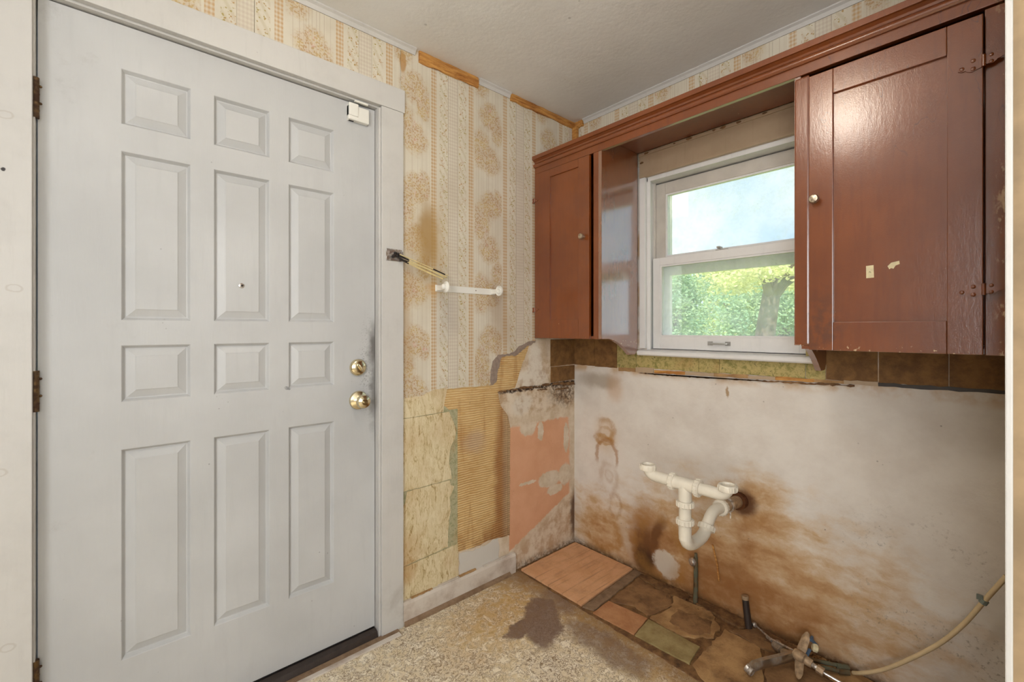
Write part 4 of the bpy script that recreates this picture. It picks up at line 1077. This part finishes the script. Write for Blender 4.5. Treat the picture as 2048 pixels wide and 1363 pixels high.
# ------------------------------------------------------------------ sink drain
ya = -0.896; xt = -0.461; R = 0.0195
dr = empty('sink_drain', (xt, ya, 0.43)); tag(dr, 'white plastic double sink drain with trap hanging from the stained wall', 'drain pipe')
def nut(par, c, axis, r=0.030, h=0.024, ribs=16):
    prof = [(r - 0.003, -h / 2), (r, -h / 2 + 0.003), (r, h / 2 - 0.003), (r - 0.003, h / 2)]
    n = MB().lathe(prof, c, axis, 24)
    o = n.build('slip_nut', M['pvc'], par, smooth=True)
    ax = Vector(axis).normalized(); up = Vector((0, 0, 1)) if abs(ax.z) < 0.9 else Vector((1, 0, 0))
    e1 = ax.cross(up).normalized(); e2 = ax.cross(e1); rb = MB()
    for k in range(ribs):
        q = 2 * math.pi * k / ribs; d = e1 * math.cos(q) + e2 * math.sin(q); c0 = Vector(c) + d * r
        rb.tube([c0 - ax * h * 0.4, c0 + ax * h * 0.4], 0.0018, 5)
    rb.build('grip_ribs', M['pvc'], o)
    return o
zt = 0.664
for sgn, yend in ((1, -0.752), (-1, -1.040)):
    pth = [(xt, ya + sgn * 0.03, zt)] + [(xt, yend - sgn * 0.035, zt)]
    cen = Vector((xt, yend - sgn * 0.030, zt + 0.030))
    pth += [tuple(cen + Vector((0, sgn * 0.030 * math.sin(q), -0.030 * math.cos(q)))) for q in [math.radians(15 * k) for k in range(1, 7)]]
    arm = MB().tube(pth, R, 20).build('drain_arm', M['pvc'], dr, smooth=True)
    nt = MB().lathe([(0.021, 0.0), (0.0275, 0.001), (0.029, 0.004), (0.029, 0.017), (0.0275, 0.021), (0.026, 0.022), (0.0215, 0.022), (0.0205, 0.020), (0.0205, 0.004), (0.0, 0.004)], (xt, yend, 0.680), (0, 0, 1), 28)
    no = nt.build('tail_nut', M['pvc'], dr, smooth=True)
    rb = MB()
    for k in range(12):
        q = 2 * math.pi * k / 12; rb.tube([(xt + 0.029 * math.cos(q), yend + 0.029 * math.sin(q), 0.684), (xt + 0.029 * math.cos(q), yend + 0.029 * math.sin(q), 0.698)], 0.002, 5)
    rb.build('grip_ribs', M['pvc'], no)
tee = MB().tube([(xt, ya + 0.042, zt), (xt, ya - 0.042, zt)], 0.0225, 22)
tee.tube([(xt, ya, zt), (xt, ya, 0.610)], 0.0225, 22)
tee.build('tee', M['pvc'], dr, smooth=True)
nut(dr, (xt, ya + 0.046, zt), (0, 1, 0), 0.0285, 0.018); nut(dr, (xt, ya - 0.046, zt), (0, 1, 0), 0.0285, 0.018)
MB().tube([(xt, ya, 0.612), (xt, ya, 0.475)], 0.0205, 20).build('tailpiece', M['pvc'], dr, smooth=True)
nut(dr, (xt, ya, 0.597), (0, 0, 1), 0.0285, 0.020); nut(dr, (xt, ya, 0.536), (0, 0, 1), 0.0285, 0.020)
pth = [(xt, ya, 0.530), (xt, ya, 0.492), (-0.4575, ya, 0.474), (-0.447, ya, 0.459), (-0.431, ya, 0.449), (-0.412, ya, 0.444), (-0.389, ya, 0.4425), (-0.360, ya, 0.4425), (-0.337, ya, 0.4455), (-0.318, ya, 0.453), (-0.302, ya, 0.466), (-0.290, ya, 0.480)]
MB().tube(pth, 0.0215, 22).build('trap_bend', M['pvc'], dr, smooth=True)
nut(dr, (-0.300, ya, 0.468), (0.6, 0, 0.8), 0.0290, 0.020)
pth = [(-0.300, ya, 0.468), (-0.287, ya, 0.484), (-0.274, ya, 0.497), (-0.256, ya, 0.508), (-0.234, ya, 0.513), (-0.205, ya, 0.512), (-0.165, ya, 0.5075)]
MB().tube(pth, 0.0205, 20).build('trap_outlet', M['pvc'], dr, smooth=True)
nut(dr, (-0.180, ya, 0.5095), (1, 0, -0.12), 0.030, 0.022)
wp = empty('waste_pipe', (-0.08, ya, 0.47)); tag(wp, 'rusty waste pipe stub with clamp coming out of the wall behind the drain', 'pipe')
MB().tube([(-0.1685, ya, 0.508), (0.02, ya, 0.490)], 0.0235, 18).build('pipe', M['tan'], wp, smooth=True)
MB().tube([(-0.032, ya, 0.495), (0.0, ya, 0.492)], 0.034, 18).build('rusty_collar', M['rust'], wp, smooth=True)
cl_ = MB().tube([(-0.128, ya, 0.504), (-0.114, ya, 0.503)], 0.0282, 20).build('clamp', M['steel'], wp, smooth=True)
MB().tube([(-0.121, ya - 0.012, 0.485), (-0.121, ya - 0.012, 0.455)], 0.0035, 8).build('clamp_screw', M['steel'], cl_, smooth=True)

# ------------------------------------------------------------------ supply pipes
sp = empty('supply_pipe', (-0.045, -0.73, 0.0)); tag(sp, 'green corroded upright supply pipe with grey valve cap below the drain', 'pipe')
MB().tube([(-0.045, -0.728, 0.0), (-0.045, -0.730, 0.12), (-0.047, -0.731, 0.208)], [0.0105, 0.0095, 0.0085], 12).build('pipe', M['verdi'], sp, smooth=True)
MB().lathe([(0.012, 0), (0.017, 0.004), (0.0185, 0.010), (0.014, 0.018), (0.0, 0.021)], (-0.050, -0.725, 0.188), (-0.9, 0.45, 0.1), 18).build('valve_cap', M['steel'], sp, smooth=True)
MB().tube([(-0.047, -0.731, 0.200), (-0.047, -0.731, 0.226)], 0.0065, 8).build('threaded_tip', M['verdi'], sp, smooth=True)
sp2 = empty('supply_pipe', (-0.035, -0.945, 0.0)); tag(sp2, 'short dark cut pipe leaning out of the floor near the faucet', 'pipe')
MB().tube([(-0.045, -0.948, 0.0), (-0.035, -0.930, 0.118)], 0.0125, 12).build('pipe', M['dark'], sp2, smooth=True)
MB().tube([(-0.0355, -0.931, 0.112), (-0.0345, -0.929, 0.126)], 0.0135, 12).build('pipe_mouth', M['tan'], sp2, smooth=True)
rp = MB().tube([(-0.006, -0.785, 0.27), (-0.006, -0.805, 0.19), (-0.006, -0.812, 0.125)], 0.0042, 8).build('wire_rod', M['rawwood'], smooth=True)
tag(rp, 'thin orange brown rod against the wall behind the trap', 'rod')

# ------------------------------------------------------------------ faucet on the floor
fc = empty('faucet', (-0.15, -1.14, 0.0)); tag(fc, 'old limescaled kitchen faucet lying on the rotten floor', 'faucet')
hub = Vector((-0.140, -1.150, 0.055))
hb = MB().lathe([(0.012, -0.022), (0.019, -0.018), (0.020, 0.0), (0.017, 0.016), (0.010, 0.020)], hub, (0.2, 1, 0.1), 18).build('hub', M['tan'], fc, smooth=True)
def blade(p0, p1, w, nrm):
    p0, p1, nrm = Vector(p0), Vector(p1), Vector(nrm).normalized(); d = (p1 - p0).normalized(); sd = d.cross(nrm).normalized()
    mb = MB(); vv = []
    for t, k in ((0, 0.75), (0.3, 1.0), (0.75, 0.85), (0.95, 0.45), (1.0, 0.1)):
        c = p0 + (p1 - p0) * t + nrm * (0.012 * t * t)
        for a, b in ((-1, 0), (-0.5, 0.35), (0.5, 0.35), (1, 0), (0, -0.1)): vv.append(c + sd * w * k * a + nrm * w * b * 0.6)
    ff = [(i * 5 + j, i * 5 + (j + 1) % 5, i * 5 + 5 + (j + 1) % 5, i * 5 + 5 + j) for i in range(4) for j in range(5)] + [(0, 1, 2, 3, 4), (20, 21, 22, 23, 24)]
    return mb.add(vv, ff)
blade(hub, (-0.066, -1.160, 0.113), 0.015, (-1, 0.1, 0.3)).build('handle_lever', M['tan'], fc, smooth=True)
blade(hub, (-0.205, -1.170, 0.012), 0.014, (-0.5, 0.1, 0.8)).build('handle_lever', M['tan'], fc, smooth=True)
spt = MB()
vv = []
for p in [(-0.130, -1.135, 0.048), (-0.19, -1.105, 0.046), (-0.25, -1.070, 0.042), (-0.283, -1.050, 0.036), (-0.298, -1.043, 0.026)]:
    p = Vector(p)
    for a, b in ((-1, -1), (1, -1), (1.0, 0.4), (0.6, 1), (-0.6, 1), (-1, 0.4)): vv.append(p + Vector((0.49, 0.87, 0)) * a * 0.011 + Vector((0, 0, 1)) * b * 0.013)
ff = [(i * 6 + j, i * 6 + (j + 1) % 6, i * 6 + 6 + (j + 1) % 6, i * 6 + 6 + j) for i in range(4) for j in range(6)] + [tuple(range(6)), tuple(24 + j for j in range(6))]
so = spt.add(vv, ff).build('spout', M['chrome'], fc, smooth=True)
MB().lathe([(0.0125, 0), (0.0145, 0.002), (0.0145, 0.010), (0.0135, 0.012), (0.0145, 0.014), (0.0145, 0.024), (0.0115, 0.025), (0.0105, 0.018), (0, 0.018)], (-0.297, -1.034, 0.031), (-0.2, -0.9, -0.25), 20).build('aerator', M['steel'], so, smooth=True)
ro = MB().tube([(-0.030, -0.965, 0.024), (-0.094, -1.041, 0.040), (-0.135, -1.135, 0.062)], 0.0032, 8).build('pull_rod', M['steel'], fc, smooth=True)
MB().ball((-0.028, -0.962, 0.022), 0.0105).build('rod_ball', M['steel'], ro, smooth=True)
MB().tube([(-0.078, -1.026, 0.030), (-0.098, -1.050, 0.036)], 0.006, 10).build('rod_sleeve', M['steel'], ro, smooth=True)
MB().tube([(-0.092, -1.062, 0.026), (-0.118, -1.092, 0.028)], 0.019, 16).build('valve_body', M['chrome'], fc, smooth=True)
MB().tube([(-0.118, -1.092, 0.028), (-0.134, -1.135, 0.045)], 0.013, 14).build('valve_neck', M['tan'], fc, smooth=True)
MB().tube([tuple(hub), (-0.143, -1.190, 0.050)], [0.017, 0.013], 14).build('shank', M['tan'], fc, smooth=True)
MB().tube([(-0.143, -1.188, 0.050), (-0.144, -1.204, 0.046)], 0.008, 12).build('shank_neck', M['steel'], fc, smooth=True)
MB().tube([(-0.144, -1.204, 0.046), (-0.145, -1.224, 0.042)], 0.0135, 6).build('hex_nut', M['tan'], fc)
MB().tube([(-0.145, -1.222, 0.042), (-0.132, -1.33, 0.022)], 0.0042, 8).build('stem_rod', M['steel'], fc, smooth=True)
MB().tube([(-0.118, -1.168, 0.045), (-0.085, -1.20, 0.036), (-0.045, -1.245, 0.028), (-0.028, -1.264, 0.026)], 0.0068, 10).build('copper_tail', M['verdi'], fc, smooth=True)
MB().tube([(-0.128, -1.172, 0.040), (-0.098, -1.21, 0.028), (-0.062, -1.250, 0.020), (-0.044, -1.268, 0.018)], 0.0068, 10).build('copper_tail', M['verdi'], fc, smooth=True)
MB().tube([(-0.055, -1.240, 0.029), (-0.028, -1.268, 0.026)], 0.0092, 8).build('tail_fitting', M['verdi'], fc)
MB().tube([(-0.066, -1.248, 0.020), (-0.042, -1.272, 0.018)], 0.0092, 8).build('tail_fitting', M['verdi'], fc)
MB().box(-0.058, -0.034, -1.158, -1.166, 0.074, 0.084).build('blue_tab', M['blue'], fc, bevel=0.001)
MB().tube([(-0.054, -1.163, 0.081), (-0.034, -1.176, 0.056)], 0.006, 6).build('blue_tab', M['blue'], fc)
MB().tube([(-0.118, -1.166, 0.052), (-0.092, -1.169, 0.066)], 0.0055, 6).build('blue_tab', M['blue'], fc)
MB().lathe([(0.010, 0), (0.014, 0.004), (0.014, 0.014), (0.009, 0.018)], (-0.058, -1.168, 0.058), (0.5, -0.8, -0.2), 8).build('plastic_nut', M['scrap'], fc)

# hose on the wall
def catmull(pts, n=10):
    P = [Vector(p) for p in pts]; P = [P[0] * 2 - P[1]] + P + [P[-1] * 2 - P[-2]]; out = []
    for i in range(1, len(P) - 2):
        for k in range(n):
            t = k / n; a, b, c, d = P[i - 1:i + 3]
            out.append(0.5 * ((2 * b) + (c - a) * t + (2 * a - 5 * b + 4 * c - d) * t * t + (3 * b - a - 3 * c + d) * t ** 3))
    return out + [P[-2]]
hz = empty('supply_hose', (-0.06, -1.45, 0.02)); tag(hz, 'yellowed thin hose rising along the white wall to the right edge', 'hose')
hp = catmull([(-0.0335, -1.2825, 0.0185), (-0.055, -1.31, 0.045), (-0.072, -1.365, 0.095), (-0.080, -1.43, 0.168), (-0.080, -1.50, 0.255), (-0.080, -1.552, 0.340), (-0.080, -1.595, 0.430), (-0.080, -1.636, 0.515)])
MB().tube(hp, 0.0062, 10).build('tube', M['hose'], hz, smooth=True)
MB().tube([tuple(Vector((-0.080, -1.590, 0.419))), tuple(Vector((-0.080, -1.595, 0.430)))], 0.0095, 8).build('clip', M['clip'], hz)
MB().box(-0.086, -0.074, -1.578, -1.592, 0.428, 0.440).build('clip_tab', M['clip'], hz, bevel=0.001)

# ------------------------------------------------------------------ floor pieces where the sink base stood
def sheetF(name, pts, z0, z1, mat, amp=0.002, seed=0, only=None, bevel=0.0008):
    return MB().prism(rag(pts, amp, 0.018, seed, only=only), 'xy', z0, z1).build(name, M[mat], fl, bevel=bevel)
sheetF('underlay', [(-0.440, -0.008), (-0.003, -0.003), (-0.003, -1.643), (-0.452, -1.643)], 0.0, 0.004, 'debris', 0.003, 1, only=[3])
sheetF('pink_board', [(-0.436, -0.030), (-0.020, -0.024), (-0.016, -0.392), (-0.434, -0.413)], 0.004, 0.013, 'pinkboard', 0.001, 2)
sheetF('grey_strip', [(-0.437, -0.420), (-0.012, -0.398), (-0.010, -0.440), (-0.418, -0.468)], 0.004, 0.010, 'greyboard', 0.002, 3)
sheetF('terracotta_tile', [(-0.434, -0.476), (-0.318, -0.470), (-0.296, -0.648), (-0.420, -0.666)], 0.004, 0.010, 'terra', 0.0012, 4)
sheetF('olive_tile', [(-0.421, -0.671), (-0.298, -0.654), (-0.294, -0.868), (-0.405, -0.884)], 0.004, 0.0105, 'olive', 0.0014, 5)
sheetF('brown_sheet', [(-0.312, -0.474), (-0.060, -0.452), (-0.085, -0.560), (-0.060, -0.620), (-0.135, -0.668), (-0.285, -0.640), (-0.262, -0.565)], 0.004, 0.009, 'rot', 0.006, 6)
sheetF('brown_sheet', [(-0.195, -0.545), (-0.100, -0.530), (-0.085, -0.615), (-0.150, -0.660), (-0.225, -0.620)], 0.009, 0.012, 'rot', 0.006, 16)
sheetF('brown_sheet', [(-0.055, -0.458), (-0.010, -0.450), (-0.010, -0.69), (-0.058, -0.690), (-0.078, -0.610)], 0.004, 0.012, 'debris', 0.008, 7)
sheetF('brown_sheet', [(-0.285, -0.652), (-0.150, -0.676), (-0.062, -0.640), (-0.055, -0.80), (-0.125, -0.870), (-0.205, -0.880), (-0.285, -0.800)], 0.004, 0.010, 'rot2', 0.007, 8)
sheetF('brown_sheet', [(-0.250, -0.720), (-0.150, -0.700), (-0.120, -0.835), (-0.200, -0.862), (-0.262, -0.810)], 0.010, 0.0135, 'rot', 0.006, 9)
sheetF('brown_sheet', [(-0.050, -0.70), (-0.010, -0.70), (-0.010, -0.95), (-0.075, -0.92), (-0.060, -0.82)], 0.004, 0.014, 'debris', 0.008, 10)
sheetF('brown_sheet', [(-0.400, -0.892), (-0.215, -0.888), (-0.120, -0.885), (-0.130, -1.02), (-0.30, -1.09), (-0.440, -1.06), (-0.435, -0.94)], 0.004, 0.009, 'rot2', 0.006, 11)
sheetF('brown_sheet', [(-0.118, -0.90), (-0.078, -0.935), (-0.012, -0.96), (-0.012, -1.16), (-0.09, -1.12), (-0.125, -1.03)], 0.004, 0.011, 'rot', 0.007, 12)
sheetF('brown_sheet', [(-0.442, -1.075), (-0.30, -1.10), (-0.13, -1.035), (-0.095, -1.13), (-0.13, -1.30), (-0.445, -1.34)], 0.004, 0.008, 'rot', 0.006, 13)
sheetF('brown_sheet', [(-0.088, -1.135), (-0.012, -1.170), (-0.012, -1.62), (-0.20, -1.63), (-0.12, -1.31)], 0.004, 0.009, 'rot2', 0.005, 14)
# crumbs and splinters along the wall foot
rnd = random.Random(21)
deb = MB()
for i in range(420):
    if i < 330:
        x, y = -0.006 - abs(rnd.gauss(0, 0.030)), -rnd.uniform(0.05, 1.25)
        if y > -0.44: x = -rnd.uniform(0.004, 0.014)
    else: x, y = -rnd.uniform(0.02, 0.44), -rnd.uniform(0.006, 0.022)
    s = rnd.uniform(0.0015, 0.006); a = rnd.uniform(0, 6.28); l = rnd.uniform(1, 2.4)
    z = 0.0125 if (x < -0.022 and -0.385 < y < -0.03) else (0.0035 if y > -0.44 else 0.0095)
    dx, dy = math.cos(a) * s * l, math.sin(a) * s * l; ex, ey = -math.sin(a) * s * 0.6, math.cos(a) * s * 0.6
    deb.add([(x - dx, y - dy, z), (x + ex, y + ey, z), (x + dx, y + dy, z), (x - ex, y - ey, z), (x, y, z + s * 0.9)], [(0, 1, 4), (1, 2, 4), (2, 3, 4), (3, 0, 4), (3, 2, 1, 0)])
do = deb.build('rubble', M['debris'], fl); do['kind'] = 'stuff'

# ------------------------------------------------------------------ ceiling lamp of the room (above the frame)
LX, LY = -1.46, -1.08
lm = empty('ceiling_lamp', (LX, LY, H - 0.21)); tag(lm, 'round opal globe lamp under the ceiling above the camera view', 'lamp')
mo = Mat('opal lamp glass')
opal = mo.finish(C(255, 240, 215), 0.4, emit=(1.0, 0.90, 0.77, 1), estr=LAMP_STRENGTH)
MB().lathe([(0.065, 0), (0.065, -0.012), (0.030, -0.022), (0.018, -0.026), (0.018, -0.04)], (LX, LY, H), (0, 0, 1), 24).build('base_ring', M['brass'], lm, smooth=True)
MB().lathe([(0.03, -0.034), (0.066, -0.044), (0.096, -0.072), (0.108, -0.112), (0.096, -0.155), (0.060, -0.188), (0.0, -0.202)], (LX, LY, H), (0, 0, 1), 20).build('glass_shade', opal, lm, smooth=True)

# ------------------------------------------------------------------ garden outside
gd = MB().box(0.15, 45, -30, 40, -0.65, -0.6).build('ground', M['grass'])
struct(gd, 'sunlit pale green lawn outside the window', 'ground')
def tree(x, y, h, rx, rz, leaf, label, seed, trunk_r=0.14, lean=(0, 0), n=5200, ls=0.10, trunk_top=None):
    rnd = random.Random(seed)
    t = empty('tree', (x, y, -0.6)); tag(t, label, 'tree', 'trees behind the window')
    tz = trunk_top if trunk_top else h * 0.55
    pth = [Vector((x + lean[0] * q * q + 0.06 * math.sin(3 * q + seed), y + lean[1] * q + 0.05 * math.sin(4 * q), -0.6 + (tz + 0.6) * q)) for q in [k / 6 for k in range(7)]]
    MB().tube(pth, [trunk_r * (1.25 - 0.45 * k / 6) for k in range(7)], 12).build('trunk', M['bark'], t, smooth=True)
    for k in range(4):
        a = rnd.uniform(0, 6.28); b = pth[-1]; e = b + Vector((math.cos(a) * rx * 0.5, math.sin(a) * rx * 0.5, rnd.uniform(0.4, 0.9) * rz))
        MB().tube([tuple(pth[-2]), tuple(b * 0.5 + pth[-2] * 0.5 + (e - b) * 0.3), tuple(e)], [trunk_r * 0.7, trunk_r * 0.45, trunk_r * 0.2], 8).build('branch', M['bark'], t, smooth=True)
    mb = MB(); cz = h - rz
    cl = lambda q: max(-0.75, min(0.75, q))
    lumps = [(cl(rnd.gauss(0, 0.5)) * rx, cl(rnd.gauss(0, 0.55)) * rx, rnd.uniform(-0.7, 0.7) * rz, rnd.uniform(0.35, 0.6)) for _ in range(22)]
    for i in range(n):
        lx, ly, lz, lr = lumps[i % 22]
        d = Vector((rnd.gauss(0, 1), rnd.gauss(0, 1), rnd.gauss(0, 1))).normalized() * (rnd.random() ** 0.5) * lr
        c = Vector((pth[-1].x + lx + d.x * rx, pth[-1].y + ly + d.y * rx, cz + lz + d.z * rz))
        u = Vector((rnd.gauss(0, 1), rnd.gauss(0, 1), rnd.gauss(0, 0.6))).normalized(); w_ = u.cross(Vector((rnd.gauss(0, 1), rnd.gauss(0, 1), rnd.gauss(0, 1)))).normalized()
        s = ls * rnd.uniform(0.6, 1.3)
        mb.add([c - u * s, c + w_ * s * 0.45, c + u * s, c - w_ * s * 0.45], [(0, 1, 2, 3)])
    me = bpy.data.meshes.new('foliage'); o = bpy.data.objects.new('foliage', me); COL.objects.link(o); o.parent = t
    off = absloc(t); me.from_pydata([tuple(Vector(p) - off) for p in mb.v], [], mb.f); me.materials.append(M[leaf]); o['kind'] = 'stuff'
    return t
tree(8.6, 2.10, 2.72, 1.5, 0.36, 'leafc', 'thick trunked leaning tree nearest the window with yellow green crown', 1, 0.20, (0.1, -0.25), 4200, 0.06, 2.35)
tree(15.5, 7.8, 3.9, 1.7, 2.0, 'leafb', 'blue green leafy tree at the left of the window view', 2, 0.14, (0, 0.3), 9500, 0.085, 1.0)
tree(20.5, 6.9, 4.5, 1.9, 2.3, 'leafa', 'mid green tree in the middle of the window view', 3, 0.13, (0, 0.2), 9500, 0.085, 1.0)
tree(15.0, 3.6, 3.5, 1.6, 1.8, 'leafb', 'blue green tree behind the leaning trunk', 4, 0.13, (0, 0), 9500, 0.085, 1.0)
tree(27.0, 14.5, 5.3, 2.6, 2.9, 'leafa', 'broad far green tree at the left behind the others', 5, 0.2, (0, 0), 8000, 0.15, 1.3)
tree(33.5, 11.5, 6.0, 2.9, 3.2, 'leafc', 'far yellow green tree behind the middle one', 6, 0.2, (0, 0), 8000, 0.15, 1.3)
tree(26.0, 6.0, 4.9, 2.6, 2.7, 'leafa', 'far green tree at the right behind the cabinet', 7, 0.2, (0, 0), 8000, 0.15, 1.3)
bo = MB().ball((11.2, 3.1, -0.02), 0.8, 0.9, 0.85, 18, 10)
rnd = random.Random(3)
bo.v = [tuple(Vector(p) + Vector((0, 0, 0.10 * math.sin(4 * p[0] + 3 * p[1])))) for p in bo.v]
b_ = bo.build('boulder', M['rock'], smooth=True); tag(b_, 'pale rounded boulder on the lawn behind the leaning trunk', 'boulder')
